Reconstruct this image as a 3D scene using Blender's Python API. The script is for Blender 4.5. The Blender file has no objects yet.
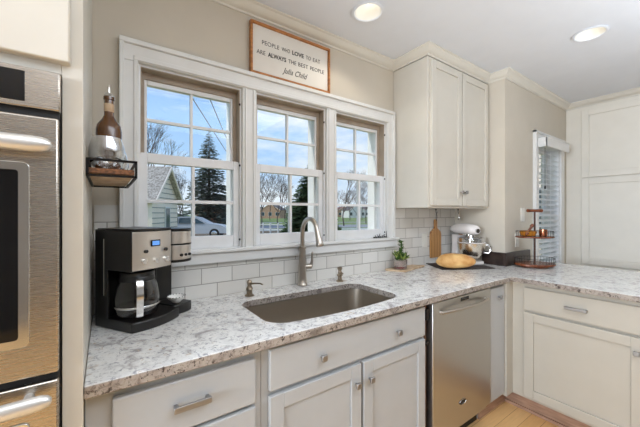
import bpy, bmesh, math, random
from mathutils import Vector, Matrix, noise as mnoise
from math import radians as R, pi, sin, cos
random.seed(4)
sc = bpy.context.scene
col = sc.collection
W = 1.61            # distance from the camera to the window wall
def Y(d): return d - W   # distance in front of the camera -> world y (window wall is y = 0)

# ------------------------------------------------------------------ camera
cd = bpy.data.cameras.new('camera'); cam = bpy.data.objects.new('camera', cd); col.objects.link(cam)
cd.sensor_width = 36; cd.lens = 36 * 306.5 / 640; cd.clip_start = .02; cd.clip_end = 1000
cam.location = (0, -W, 1.34); cam.rotation_euler = (R(90), 0, R(-35.085))
sc.camera = cam
# ------------------------------------------------------------------ view
sc.view_settings.view_transform = 'Standard'; sc.view_settings.look = 'None'
sc.view_settings.gamma = 1; sc.view_settings.use_curve_mapping = False
sc.view_settings.exposure = -0.12
try:
    sc.cycles.use_denoising = True
    sc.cycles.max_bounces = 8; sc.cycles.diffuse_bounces = 4; sc.cycles.glossy_bounces = 4
    sc.cycles.transparent_max_bounces = 24; sc.cycles.transmission_bounces = 8
    sc.cycles.sample_clamp_indirect = 4; sc.cycles.caustics_reflective = False; sc.cycles.caustics_refractive = False
except Exception: pass
# ------------------------------------------------------------------ world: blue sky with thin clouds
w = bpy.data.worlds.new('sky'); sc.world = w; w.use_nodes = True
nt = w.node_tree; N = nt.nodes; L = nt.links; N.clear()
out = N.new('ShaderNodeOutputWorld'); bg = N.new('ShaderNodeBackground'); L.new(bg.outputs[0], out.inputs[0])
tc = N.new('ShaderNodeTexCoord'); sx = N.new('ShaderNodeSeparateXYZ'); L.new(tc.outputs['Generated'], sx.inputs[0])
gr = N.new('ShaderNodeValToRGB'); L.new(sx.outputs[2], gr.inputs[0])
e = gr.color_ramp.elements
e[0].position = 0.0; e[0].color = (.66, .72, .80, 1)
e[1].position = 1.0; e[1].color = (.10, .26, .62, 1)
x = e.new(.18); x.color = (.35, .54, .80, 1)
x = e.new(.42); x.color = (.145, .33, .66, 1)
mp = N.new('ShaderNodeMapping'); mp.inputs['Scale'].default_value = (1, 1, 3.2); L.new(tc.outputs['Generated'], mp.inputs[0])
nz = N.new('ShaderNodeTexNoise'); nz.inputs['Scale'].default_value = 3.1; nz.inputs['Detail'].default_value = 7; nz.inputs['Roughness'].default_value = .58
L.new(mp.outputs[0], nz.inputs[0])
cr = N.new('ShaderNodeValToRGB'); cr.color_ramp.elements[0].position = .44; cr.color_ramp.elements[1].position = .70
L.new(nz.outputs[0], cr.inputs[0])
mx = N.new('ShaderNodeMixRGB'); mx.inputs[2].default_value = (.78, .80, .83, 1)
L.new(cr.outputs[0], mx.inputs[0]); L.new(gr.outputs[0], mx.inputs[1]); L.new(mx.outputs[0], bg.inputs[0])
bg.inputs[1].default_value = 1.45
# ------------------------------------------------------------------ sun and large area lights
sd = bpy.data.lights.new('sun', 'SUN'); sd.energy = 2.6; sd.angle = R(3); sd.color = (1, .95, .88)
so = bpy.data.objects.new('sun', sd); col.objects.link(so); so.rotation_euler = Vector((-.75, .2, .62)).to_track_quat('Z', 'Y').to_euler()
def area(name, loc, rot, sx_, sy_, power, color):
    d = bpy.data.lights.new(name, 'AREA'); d.shape = 'RECTANGLE'; d.size = sx_; d.size_y = sy_; d.energy = power; d.color = color
    o = bpy.data.objects.new(name, d); col.objects.link(o); o.location = loc; o.rotation_euler = rot
    return o
area('overhead_fill', (.75, -1.9, 2.40), (0, 0, 0), 1.8, 1.3, 23, (.84, .92, 1))  # added overhead fill above the camera, no fixture there
area('bounce_fill', (1.5, -2.3, 1.75), (R(180), 0, 0), 2.6, 1.1, 60, (.80, .90, 1))  # added fill pointing up to brighten the ceiling, not a room lamp
area('left_fill', (-3.5, -1.85, 1.6), (0, R(-90), 0), 1.4, 1.7, 225, (.80, .89, 1))  # added side fill; the left wall has no window
area('back_fill', (1.2, -4.3, 1.5), (R(90), 0, 0), 3.4, 1.6, 4, (.84, .92, 1))  # added weak fill from behind the camera; no window there

# ------------------------------------------------------------------ material helpers
def mat(name, color=(.8, .8, .8), rough=.5, metal=0, **k):
    m = bpy.data.materials.new(name); m.use_nodes = True
    b = m.node_tree.nodes['Principled BSDF']
    b.inputs['Base Color'].default_value = (*color, 1); b.inputs['Roughness'].default_value = rough; b.inputs['Metallic'].default_value = metal
    for kk, v in k.items():
        b.inputs[kk.replace('_', ' ')].default_value = v
    m['_'] = 1
    return m
def nodes(m): return m.node_tree.nodes, m.node_tree.links, m.node_tree.nodes['Principled BSDF']
def vary(m, scale, c1, c2, lo=.35, hi=.65, detail=4, mapscale=(1, 1, 1), bump=0, rough=None):
    n, l, b = nodes(m)
    t = n.new('ShaderNodeTexCoord'); mp = n.new('ShaderNodeMapping'); mp.inputs['Scale'].default_value = mapscale
    l.new(t.outputs['Object'], mp.inputs[0])
    z = n.new('ShaderNodeTexNoise'); z.inputs['Scale'].default_value = scale; z.inputs['Detail'].default_value = detail; l.new(mp.outputs[0], z.inputs[0])
    r = n.new('ShaderNodeValToRGB'); r.color_ramp.elements[0].position = lo; r.color_ramp.elements[1].position = hi
    r.color_ramp.elements[0].color = (*c1, 1); r.color_ramp.elements[1].color = (*c2, 1)
    l.new(z.outputs[0], r.inputs[0]); l.new(r.outputs[0], b.inputs['Base Color'])
    if bump:
        bp = n.new('ShaderNodeBump'); bp.inputs['Strength'].default_value = bump; bp.inputs['Distance'].default_value = .004
        l.new(z.outputs[0], bp.inputs['Height']); l.new(bp.outputs[0], b.inputs['Normal'])
    return m
def sh(c): return tuple(((v / 255) / 12.92 if v / 255 < .04045 else ((v / 255 + .055) / 1.055) ** 2.4) for v in c)

M = {}
M['wall'] = vary(mat('painted_wall', rough=.75), 6, sh((202, 193, 178)), sh((205, 196, 181)))
M['ceil'] = vary(mat('ceiling_paint', rough=.85), 5, sh((224, 227, 233)), sh((227, 230, 236)))
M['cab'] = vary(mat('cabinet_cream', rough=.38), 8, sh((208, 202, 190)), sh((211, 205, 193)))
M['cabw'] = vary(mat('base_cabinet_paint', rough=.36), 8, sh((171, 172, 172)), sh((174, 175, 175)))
M['cabdark'] = vary(mat('peninsula_cream_dark', rough=.38), 8, sh((182, 176, 164)), sh((185, 179, 167)))  # cabinet cream in a darker tone
M['cabpantry_lit'] = vary(mat('pantry_cream_lit', rough=.42), 8, sh((224, 218, 206)), sh((227, 221, 209)))  # cabinet cream lightened to stand for stronger light on the pantry
M['crown'] = vary(mat('crown_paint', rough=.45), 8, sh((212, 207, 196)), sh((215, 210, 199)))
M['trim'] = vary(mat('white_trim', rough=.35), 10, sh((222, 221, 218)), sh((226, 225, 222)))
M['sash'] = vary(mat('white_sash', rough=.35), 10, sh((228, 228, 228)), sh((234, 234, 234)))
M['taupe'] = vary(mat('taupe_sash', rough=.6), 14, sh((160, 145, 128)), sh((172, 157, 140)))
M['blk'] = vary(mat('black_plastic', rough=.32), 20, sh((20, 19, 18)), sh((27, 25, 24)))
M['blkglass'] = mat('black_glass', sh((10, 10, 12)), .05)
M['gap'] = mat('dark_gap', sh((14, 12, 11)), .6)
M['iron'] = mat('black_iron', sh((28, 24, 22)), .45, .6)
M['brownwood'] = vary(mat('kick_wood', rough=.5), 12, sh((150, 118, 98)), sh((176, 142, 120)), mapscale=(1, 1, 6))
M['darkside'] = vary(mat('dark_wood_side', rough=.5), 9, sh((70, 42, 22)), sh((98, 62, 34)), mapscale=(6, 6, 1))
M['darkstrip'] = vary(mat('dark_stone', rough=.3), 25, sh((38, 28, 24)), sh((60, 46, 40)))
M['pewter'] = mat('pewter_knob', sh((158, 156, 154)), .5, 1)
M['nickel'] = mat('brushed_nickel', sh((184, 176, 166)), .3, 1)
M['chrome'] = mat('chrome', sh((225, 224, 222)), .12, 1)
M['bronze'] = mat('aged_bronze', sh((158, 144, 126)), .35, 1)
M['white'] = mat('white_ceramic', sh((238, 236, 230)), .2)
M['mixer'] = mat('mixer_white', sh((240, 234, 230)), .15)
M['plate'] = mat('outlet_plastic', sh((226, 222, 212)), .35)
M['paper'] = vary(mat('sign_board', rough=.8), 4, sh((226, 221, 212)), sh((232, 228, 220)))
M['ink'] = mat('sign_ink', sh((56, 54, 52)), .8)
M['frame_wood'] = vary(mat('frame_wood', rough=.45), 14, sh((150, 92, 44)), sh((190, 128, 68)), mapscale=(1, 1, 5))
M['shelfwood'] = vary(mat('shelf_wood', rough=.6), 30, sh((92, 58, 34)), sh((150, 98, 60)), mapscale=(4, .5, 4))
M['redwood'] = vary(mat('cherry_wood', rough=.25), 16, sh((92, 44, 24)), sh((132, 74, 44)), mapscale=(1, 5, 1))
M['darkwall'] = vary(mat('dark_unseen_wall', rough=.6), 5, sh((96, 90, 84)), sh((112, 106, 98)), mapscale=(8, 8, 1))  # unseen walls, made dark to cut the fill on cabinet fronts
M['board'] = None
M['slate'] = vary(mat('dark_slate', rough=.6), 30, sh((40, 33, 32)), sh((58, 48, 45)))
M['stone_tile'] = vary(mat('travertine', rough=.6), 30, sh((180, 150, 118)), sh((214, 190, 158)))
M['bread'] = vary(mat('bread_crust', rough=.6), 9, sh((196, 132, 66)), sh((238, 198, 132)), bump=.6)
M['soil'] = mat('red_pebbles', sh((150, 34, 26)), .5)
M['leaf'] = vary(mat('succulent', rough=.4), 30, sh((40, 72, 34)), sh((92, 122, 50)))
M['leafy'] = vary(mat('succulent_light', rough=.4), 40, sh((130, 150, 60)), sh((190, 196, 110)))
M['amber'] = mat('amber_glass', sh((214, 140, 48)), .12, Transmission_Weight=.35, IOR=1.3)
M['copper'] = mat('copper', sh((196, 128, 96)), .22, 1)
M['brass_foot'] = mat('brass_foot', sh((200, 170, 110)), .3, 1)

# wood boards
m = mat('acacia_wood', rough=.4); n, l, b = nodes(m)
t = n.new('ShaderNodeTexCoord'); wv = n.new('ShaderNodeTexWave'); wv.inputs['Scale'].default_value = 7; wv.inputs['Distortion'].default_value = 3; wv.inputs['Detail'].default_value = 2
mp = n.new('ShaderNodeMapping'); mp.inputs['Scale'].default_value = (2, 1, .35); l.new(t.outputs['Object'], mp.inputs[0]); l.new(mp.outputs[0], wv.inputs[0])
r = n.new('ShaderNodeValToRGB'); r.color_ramp.elements[0].color = (*sh((150, 98, 52)), 1); r.color_ramp.elements[1].color = (*sh((214, 164, 104)), 1)
l.new(wv.outputs[0], r.inputs[0]); l.new(r.outputs[0], b.inputs['Base Color']); M['board'] = m

# brushed stainless
def stainless(name, c, rough, axis):
    m = mat(name, c, rough, 1); n, l, b = nodes(m)
    t = n.new('ShaderNodeTexCoord'); mp = n.new('ShaderNodeMapping'); mp.inputs['Scale'].default_value = axis
    z = n.new('ShaderNodeTexNoise'); z.inputs['Scale'].default_value = 11; z.inputs['Detail'].default_value = 5
    l.new(t.outputs['Object'], mp.inputs[0]); l.new(mp.outputs[0], z.inputs[0])
    mr = n.new('ShaderNodeMapRange'); mr.inputs[3].default_value = rough - .008; mr.inputs[4].default_value = rough + .015
    l.new(z.outputs[0], mr.inputs[0]); l.new(mr.outputs[0], b.inputs['Roughness'])
    return m
M['steel'] = stainless('stainless_steel', sh((190, 182, 172)), .27, (1, 1, 60))
M['steeldw'] = stainless('stainless_dishwasher', sh((186, 184, 180)), .34, (60, 60, 1))
M['sink'] = stainless('sink_steel', sh((178, 168, 154)), .42, (20, 1, 1))
M['steelcm'] = mat('appliance_steel', sh((214, 208, 200)), .3, .8)
M['oven_handle'] = mat('oven_handle', sh((222, 220, 216)), .32, .7)

# glass that lets daylight through
def thin_glass(name, tint=(1, 1, 1), refl=.06, rough=.02):
    m = bpy.data.materials.new(name); m.use_nodes = True; n = m.node_tree.nodes; l = m.node_tree.links; n.clear()
    o = n.new('ShaderNodeOutputMaterial'); mix = n.new('ShaderNodeMixShader'); t = n.new('ShaderNodeBsdfTransparent'); g = n.new('ShaderNodeBsdfGlossy')
    lw = n.new('ShaderNodeLayerWeight'); lw.inputs[0].default_value = .35
    mr = n.new('ShaderNodeMapRange'); mr.inputs[3].default_value = refl * .4; mr.inputs[4].default_value = refl * 6
    l.new(lw.outputs['Facing'], mr.inputs[0]); l.new(mr.outputs[0], mix.inputs[0])
    t.inputs[0].default_value = (*tint, 1); g.inputs['Roughness'].default_value = rough
    l.new(t.outputs[0], mix.inputs[1]); l.new(g.outputs[0], mix.inputs[2]); l.new(mix.outputs[0], o.inputs[0])
    return m
M['pane'] = thin_glass('window_glass', (.97, .985, .98), .03)
M['clear'] = thin_glass('clear_glass', (.97, .975, .975), .36)
M['coffeeglass'] = thin_glass('carafe_glass', (.62, .6, .58), .10)
M['bottleglass'] = mat('brown_bottle_glass', sh((88, 52, 14)), .08)
M['bottleglass'].node_tree.nodes['Principled BSDF'].inputs['Coat Weight'].default_value = .5

def emit(name, c, s):
    m = mat(name, c, .5); b = m.node_tree.nodes['Principled BSDF']
    b.inputs['Emission Color'].default_value = (*c, 1); b.inputs['Emission Strength'].default_value = s
    return m
M['lamp'] = emit('lamp_lens', (1, .96, .88), 2.0)
M['lcd'] = emit('blue_screen', sh((90, 140, 205)), .8)

# granite
m = mat('speckled_granite', rough=.13); n, l, b = nodes(m); M['granite'] = m
t = n.new('ShaderNodeTexCoord')
def nse(s, d=5, ro=.6, dist=0):
    z = n.new('ShaderNodeTexNoise'); z.inputs['Scale'].default_value = s; z.inputs['Detail'].default_value = d; z.inputs['Roughness'].default_value = ro
    z.inputs['Distortion'].default_value = dist; l.new(t.outputs['Object'], z.inputs[0]); return z
def ramp(src, *st):
    r = n.new('ShaderNodeValToRGB'); el = r.color_ramp.elements
    el[0].position, el[0].color = st[0][0], (*st[0][1], 1); el[1].position, el[1].color = st[-1][0], (*st[-1][1], 1)
    for p, c in st[1:-1]:
        q = el.new(p); q.color = (*c, 1)
    l.new(src, r.inputs[0]); return r.outputs[0]
def mixc(f, a, bb):
    q = n.new('ShaderNodeMixRGB'); l.new(f, q.inputs[0]); l.new(a, q.inputs[1])
    if isinstance(bb, tuple): q.inputs[2].default_value = (*bb, 1)
    else: l.new(bb, q.inputs[2])
    return q.outputs[0]
def granite(c):
    base = ramp(nse(17, 6, .68, .6).outputs[0], (.34, sh(c[0])), (.46, sh(c[1])), (.58, sh(c[2])), (.72, sh(c[3])))
    f1 = ramp(nse(48, 5, .7, 1.0).outputs[0], (.54, (0, 0, 0)), (.62, (1, 1, 1))); c1 = mixc(f1, base, sh(c[4]))
    f2 = ramp(nse(24, 5, .72, 1.6).outputs[0], (.60, (0, 0, 0)), (.68, (1, 1, 1))); c2 = mixc(f2, c1, sh(c[5]))
    f3 = ramp(nse(70, 4, .75, .8).outputs[0], (c[7], (0, 0, 0)), (c[7] + .06, (1, 1, 1))); c3 = mixc(f3, c2, sh(c[6]))
    l.new(c3, b.inputs['Base Color'])
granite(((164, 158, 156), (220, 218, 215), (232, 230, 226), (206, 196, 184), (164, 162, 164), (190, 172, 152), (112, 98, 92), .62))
m = mat('granite_edge', rough=.35); n, l, b = nodes(m); M['granite_edge'] = m; t = n.new('ShaderNodeTexCoord')  # browner unpolished edge; part of the darkness stands for shade on front faces
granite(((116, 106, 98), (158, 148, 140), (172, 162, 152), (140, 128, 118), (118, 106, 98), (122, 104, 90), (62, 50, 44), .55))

# white subway tile on the window wall (x, z) coordinates
m = mat('subway_tile', rough=.12); n, l, b = nodes(m); M['tile'] = m
t = n.new('ShaderNodeTexCoord'); s = n.new('ShaderNodeSeparateXYZ'); l.new(t.outputs['Object'], s.inputs[0])
ax = n.new('ShaderNodeMath'); ax.operation = 'ADD'; ax.inputs[1].default_value = .156 * 40 - .320; l.new(s.outputs[0], ax.inputs[0])
az = n.new('ShaderNodeMath'); az.operation = 'ADD'; az.inputs[1].default_value = .08 * 20 - .983 + .0; l.new(s.outputs[2], az.inputs[0])
cb = n.new('ShaderNodeCombineXYZ'); l.new(ax.outputs[0], cb.inputs[0]); l.new(az.outputs[0], cb.inputs[1])
bt = n.new('ShaderNodeTexBrick'); l.new(cb.outputs[0], bt.inputs[0]); bt.offset = .5; bt.inputs['Scale'].default_value = 1
bt.inputs['Brick Width'].default_value = .156; bt.inputs['Row Height'].default_value = .08; bt.inputs['Mortar Size'].default_value = .0022; bt.inputs['Mortar Smooth'].default_value = .3
bt.inputs['Color1'].default_value = (*sh((216, 212, 205)), 1); bt.inputs['Color2'].default_value = (*sh((226, 223, 217)), 1); bt.inputs['Mortar'].default_value = (*sh((160, 154, 146)), 1)
l.new(bt.outputs[0], b.inputs['Base Color'])
inv = n.new('ShaderNodeMath'); inv.operation = 'SUBTRACT'; inv.inputs[0].default_value = 1; l.new(bt.outputs[1], inv.inputs[1])
bp = n.new('ShaderNodeBump'); bp.inputs['Distance'].default_value = .003; bp.inputs['Strength'].default_value = .6; l.new(inv.outputs[0], bp.inputs['Height']); l.new(bp.outputs[0], b.inputs['Normal'])

# oak plank floor
m = mat('oak_floor', rough=.35); n, l, b = nodes(m); M['floor'] = m
t = n.new('ShaderNodeTexCoord'); mp = n.new('ShaderNodeMapping'); mp.inputs['Rotation'].default_value = (0, 0, 0); l.new(t.outputs['Object'], mp.inputs[0])
bt = n.new('ShaderNodeTexBrick'); l.new(mp.outputs[0], bt.inputs[0]); bt.inputs['Scale'].default_value = 1; bt.offset = .37
bt.inputs['Brick Width'].default_value = .9; bt.inputs['Row Height'].default_value = .083; bt.inputs['Mortar Size'].default_value = .0012
bt.inputs['Color1'].default_value = (*sh((222, 172, 112)), 1); bt.inputs['Color2'].default_value = (*sh((248, 208, 150)), 1); bt.inputs['Mortar'].default_value = (*sh((150, 104, 62)), 1)
z = n.new('ShaderNodeTexNoise'); z.inputs['Scale'].default_value = 9; z.inputs['Detail'].default_value = 5
mp2 = n.new('ShaderNodeMapping'); mp2.inputs['Scale'].default_value = (1, 9, 1); l.new(t.outputs['Object'], mp2.inputs[0]); l.new(mp2.outputs[0], z.inputs[0])
q = n.new('ShaderNodeMixRGB'); q.blend_type = 'MULTIPLY'; q.inputs[0].default_value = .25; l.new(bt.outputs[0], q.inputs[1]); l.new(z.outputs[0], q.inputs[2]); l.new(q.outputs[0], b.inputs['Base Color'])

# ------------------------------------------------------------------ mesh helpers
class MB:
    def __init__(s): s.bm = bmesh.new()
    def box(s, x0, x1, y0, y1, z0, z1, mx=None):
        vs = [s.bm.verts.new((x, y, z)) for x in (x0, x1) for y in (y0, y1) for z in (z0, z1)]
        if mx is not None:
            for v in vs: v.co = mx @ v.co
        for f in ((0, 1, 3, 2), (4, 6, 7, 5), (0, 4, 5, 1), (2, 3, 7, 6), (0, 2, 6, 4), (1, 5, 7, 3)):
            s.bm.faces.new([vs[i] for i in f])
        return s
    def prism(s, pts, z0, z1, mx=None):
        a = [s.bm.verts.new((p[0], p[1], z0)) for p in pts]; b = [s.bm.verts.new((p[0], p[1], z1)) for p in pts]
        k = len(pts)
        for i in range(k): s.bm.faces.new((a[i], a[(i + 1) % k], b[(i + 1) % k], b[i]))
        s.bm.faces.new(a[::-1]); s.bm.faces.new(b)
        if mx is not None:
            for v in a + b: v.co = mx @ v.co
        return s
    def rings(s, rs, cap=True, closed=False):
        vr = [[s.bm.verts.new(p) for p in r] for r in rs]
        k = len(vr[0]); nn = len(vr)
        for i in range(nn if closed else nn - 1):
            a, b = vr[i], vr[(i + 1) % nn]
            for j in range(k): s.bm.faces.new((a[j], a[(j + 1) % k], b[(j + 1) % k], b[j]))
        if cap and not closed:
            s.bm.faces.new(vr[0][::-1]); s.bm.faces.new(vr[-1])
        return s
    def tube(s, pts, r, seg=10, cap=True, closed=False):
        pts = [Vector(p) for p in pts]; k = len(pts); rs = []
        rad = r if isinstance(r, (list, tuple)) else [r] * k
        up = None
        for i, p in enumerate(pts):
            if closed: d = pts[(i + 1) % k] - pts[i - 1]
            else: d = pts[min(i + 1, k - 1)] - pts[max(i - 1, 0)]
            d = d.normalized() if d.length > 1e-9 else Vector((0, 0, 1))
            if up is None: up = Vector((0, 0, 1)) if abs(d.z) < .9 else Vector((0, 1, 0))
            a = d.cross(up)
            if a.length < 1e-6: a = d.cross(Vector((1, 0, 0)))
            a.normalize(); b = a.cross(d).normalized(); up = b
            rs.append([p + (a * cos(2 * pi * j / seg) + b * sin(2 * pi * j / seg)) * rad[i] for j in range(seg)])
        return s.rings(rs, cap, closed)
    def cyl(s, p0, p1, r, r1=None, seg=20): return s.tube([p0, p1], [r, r if r1 is None else r1], seg)
    def lathe(s, prof, c=(0, 0, 0), seg=28, cap=True, mx=None):
        rs = []
        for r, z in prof:
            ring = [Vector((c[0] + r * cos(2 * pi * j / seg), c[1] + r * sin(2 * pi * j / seg), c[2] + z)) for j in range(seg)]
            if mx is not None: ring = [mx @ v for v in ring]
            rs.append(ring)
        return s.rings(rs, cap)
    def ball(s, c, rx, ry=None, rz=None, seg=16, mx=None):
        ry = ry or rx; rz = rz or rx
        k = seg // 2
        prof = [(sin(pi * i / k), -cos(pi * i / k)) for i in range(k + 1)]; prof[0] = (.02, -1); prof[-1] = (.02, 1)
        rs = []
        for r, z in prof:
            ring = [Vector((c[0] + rx * r * cos(2 * pi * j / seg), c[1] + ry * r * sin(2 * pi * j / seg), c[2] + rz * z)) for j in range(seg)]
            if mx is not None: ring = [mx @ v for v in ring]
            rs.append(ring)
        return s.rings(rs)
    def face(s, pts): s.bm.faces.new([s.bm.verts.new(p) for p in pts]); return s
OFF = {}
def build(mb, name, m, parent=None, bev=0, ang=38, seg=2, recalc=True):
    bm = mb.bm
    if recalc: bmesh.ops.recalc_face_normals(bm, faces=bm.faces)
    me = bpy.data.meshes.new(name)
    if parent is not None:
        o = OFF.get(parent.name, Vector((0, 0, 0)))
        bmesh.ops.translate(bm, verts=bm.verts, vec=-o)
    bm.to_mesh(me); bm.free()
    for p in me.polygons: p.use_smooth = True
    me.set_sharp_from_angle(angle=R(ang))
    for mm in (m if isinstance(m, (list, tuple)) else [m]): me.materials.append(mm)
    o = bpy.data.objects.new(name, me); col.objects.link(o)
    if parent is not None:
        o.parent = parent; OFF[o.name] = OFF.get(parent.name, Vector((0, 0, 0)))
    if bev:
        bo = o.modifiers.new('bevel', 'BEVEL'); bo.width = bev; bo.segments = seg; bo.limit_method = 'ANGLE'; bo.angle_limit = R(40)
    return o
def tag(o, label, cat, group=None, kind=None):
    o['label'] = label; o['category'] = cat
    if group: o['group'] = group
    if kind: o['kind'] = kind
    return o
def thing(name, label, cat, loc, rot=0, group=None, local=False):
    o = bpy.data.objects.new(name, None); o.empty_display_size = .05; col.objects.link(o); o.location = loc; o.rotation_euler = (0, 0, rot)
    OFF[o.name] = Vector((0, 0, 0)) if local else Vector(loc)
    return tag(o, label, cat, group)
def struct(mb, name, m, parent=None, bev=0):
    o = build(mb, name, m, parent, bev)
    if parent is None: o['kind'] = 'structure'
    return o
def B(x0, x1, y0, y1, z0, z1): return MB().box(x0, x1, y0, y1, z0, z1)
def copy_tree(o, parent=None):
    c = o.copy(); col.objects.link(c); c.parent = parent
    for ch in list(o.children): copy_tree(ch, c)
    return c
def circ(cx, cy, r, k=32, a0=0): return [(cx + r * cos(a0 + 2 * pi * i / k), cy + r * sin(a0 + 2 * pi * i / k)) for i in range(k)]
def holed(outer, holes, z0, z1):
    """slab with an outline and holes"""
    mb = MB(); bm = mb.bm; es = []
    for lp in [outer] + holes:
        vs = [bm.verts.new((p[0], p[1], z1)) for p in lp]
        es += [bm.edges.new((vs[i], vs[(i + 1) % len(vs)])) for i in range(len(vs))]
    res = bmesh.ops.triangle_fill(bm, use_beauty=True, use_dissolve=False, edges=es)
    fs = [g for g in res['geom'] if isinstance(g, bmesh.types.BMFace)]
    ex = bmesh.ops.extrude_face_region(bm, geom=fs)
    bmesh.ops.translate(bm, verts=[v for v in ex['geom'] if isinstance(v, bmesh.types.BMVert)], vec=(0, 0, z0 - z1))
    return mb
def rrect(x0, x1, y0, y1, r, k=6):
    p = []
    for cx, cy, a in ((x1 - r, y1 - r, 0), (x0 + r, y1 - r, 90), (x0 + r, y0 + r, 180), (x1 - r, y0 + r, 270)):
        for i in range(k + 1):
            t = R(a + 90 * i / k); p.append((cx + r * cos(t), cy + r * sin(t)))
    return p

# ================================================================== THE SETTING
CEIL = 2.49; XR = 2.648; Y2 = Y(1.168); XP = 4.03
wins = [(.125, .608), (.688, 1.171), (1.251, 1.734)]
WZ0, WZ1 = 1.155, 2.018
mb = MB(); XL = -3.6
mb.box(XL, wins[0][0], 0, .16, 0, CEIL); mb.box(wins[-1][1], XR + .02, 0, .16, 0, CEIL)
mb.box(wins[0][0], wins[-1][1], 0, .16, 0, WZ0); mb.box(wins[0][0], wins[-1][1], 0, .16, WZ1, CEIL)
mb.box(wins[0][1], wins[1][0], 0, .16, WZ0, WZ1); mb.box(wins[1][1], wins[2][0], 0, .16, WZ0, WZ1)
struct(mb, 'wall_back', M['wall'])
struct(B(XR, XR + .16, Y2 + .16, .16, 0, CEIL), 'wall_niche_side', M['wall'])
V0, V1, VZ0, VZ1 = 3.27, 3.83, .72, 2.00
mb = MB(); mb.box(XR, V0, Y2, Y2 + .16, 0, CEIL); mb.box(V1, 4.8, Y2, Y2 + .16, 0, CEIL); mb.box(V0, V1, Y2, Y2 + .16, 0, VZ0); mb.box(V0, V1, Y2, Y2 + .16, VZ1, CEIL)
struct(mb, 'wall_back_right', M['wall'])
struct(B(4.66, 4.8, -4.7, Y2, 0, CEIL), 'wall_right', M['wall'])
struct(B(XL - .15, XL, -4.7, .16, 0, CEIL), 'wall_left', M['darkwall'])
struct(B(XL - .15, 4.8, -4.85, -4.7, 0, CEIL), 'wall_front', M['darkwall'])
struct(B(XL - .15, 4.8, -4.85, .16, -.1, 0), 'floor', M['floor'])
LAMPS = [(1.228, Y(1.272)), (2.536, Y(.61))]
struct(holed([(XL - .15, -4.85), (4.8, -4.85), (4.8, .16), (XL - .15, .16)], [circ(x, y, .078) for x, y in LAMPS], CEIL, CEIL + .02), 'ceiling', M['ceil'])
mb = MB(); mb.box(XL - .3, 5.0, -5.0, .18, 2.75, 2.85); struct(mb, 'roof', M['taupe'])  # unseen roof blocking the sun, trimmed so light reaches the window jambs

# crown moulding along the walls and round the wall cabinet
prof = [(0, 2.432), (.007, 2.432), (.010, 2.442), (.020, 2.447), (.036, 2.462), (.046, 2.474), (.050, 2.480), (.056, 2.483), (.056, CEIL - .0005), (0, CEIL - .0005)]
def crown(path, name, m, parent=None):
    n_ = len(path); rs = []
    nn = []
    for i in range(n_ - 1):
        d = (Vector(path[i + 1]) - Vector(path[i])).normalized(); nn.append(Vector((d.y, -d.x)))
    for i, p in enumerate(path):
        a = nn[max(i - 1, 0)]; b = nn[min(i, n_ - 2)]; mtr = (a + b) / (1 + a.dot(b))
        rs.append([(p[0] + mtr.x * o, p[1] + mtr.y * o, z) for o, z in prof])
    return struct(MB().rings(rs), name, m, parent)
CF = Y(1.305)      # wall-cabinet face frame
crown([(-.04, 0), (1.822, 0), (1.822, CF), (XR, CF), (XR, Y2), (XP, Y2), (XP, -3.2)], 'trim_1', M['crown'])

# window casing: one broad frame around three windows
mb = MB()
x0, x1 = .055, 1.806
mb.box(x0, x1, -.020, 0, WZ1, 2.108)                               # head flat
mb.box(x0 - .004, x1 + .004, -.034, 0, 2.090, 2.112)               # head backband
mb.box(x0 + .05, x1 - .05, -.027, -.019, WZ1 + .004, WZ1 + .026)
for a, b in ((x0, .125), (1.734, x1)):
    mb.box(a, b, -.020, 0, WZ0, WZ1)
mb.box(x0 - .004, x0 + .014, -.034, 0, WZ0, 2.09); mb.box(x1 - .014, x1 + .004, -.034, 0, WZ0, 2.09)
mb.box(.105, .121, -.026, -.019, WZ0, WZ1 + .02); mb.box(1.738, 1.754, -.026, -.019, WZ0, WZ1 + .02)
for a, b in ((.608, .688), (1.171, 1.251)):
    mb.box(a, b, -.020, 0, WZ0, WZ1); mb.box(a + .012, a + .022, -.026, -.019, WZ0, WZ1); mb.box(b - .022, b - .012, -.026, -.019, WZ0, WZ1)
struct(mb, 'trim_2', M['trim'], bev=.003)
# stool and apron as one deep white board
mb = MB(); mb.box(.01, 1.835, -.030, 0, 1.088, 1.142); mb.box(.005, 1.84, -.046, .05, 1.142, WZ0 + .004)
struct(mb, 'trim_3', M['trim'], bev=.003)

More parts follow.
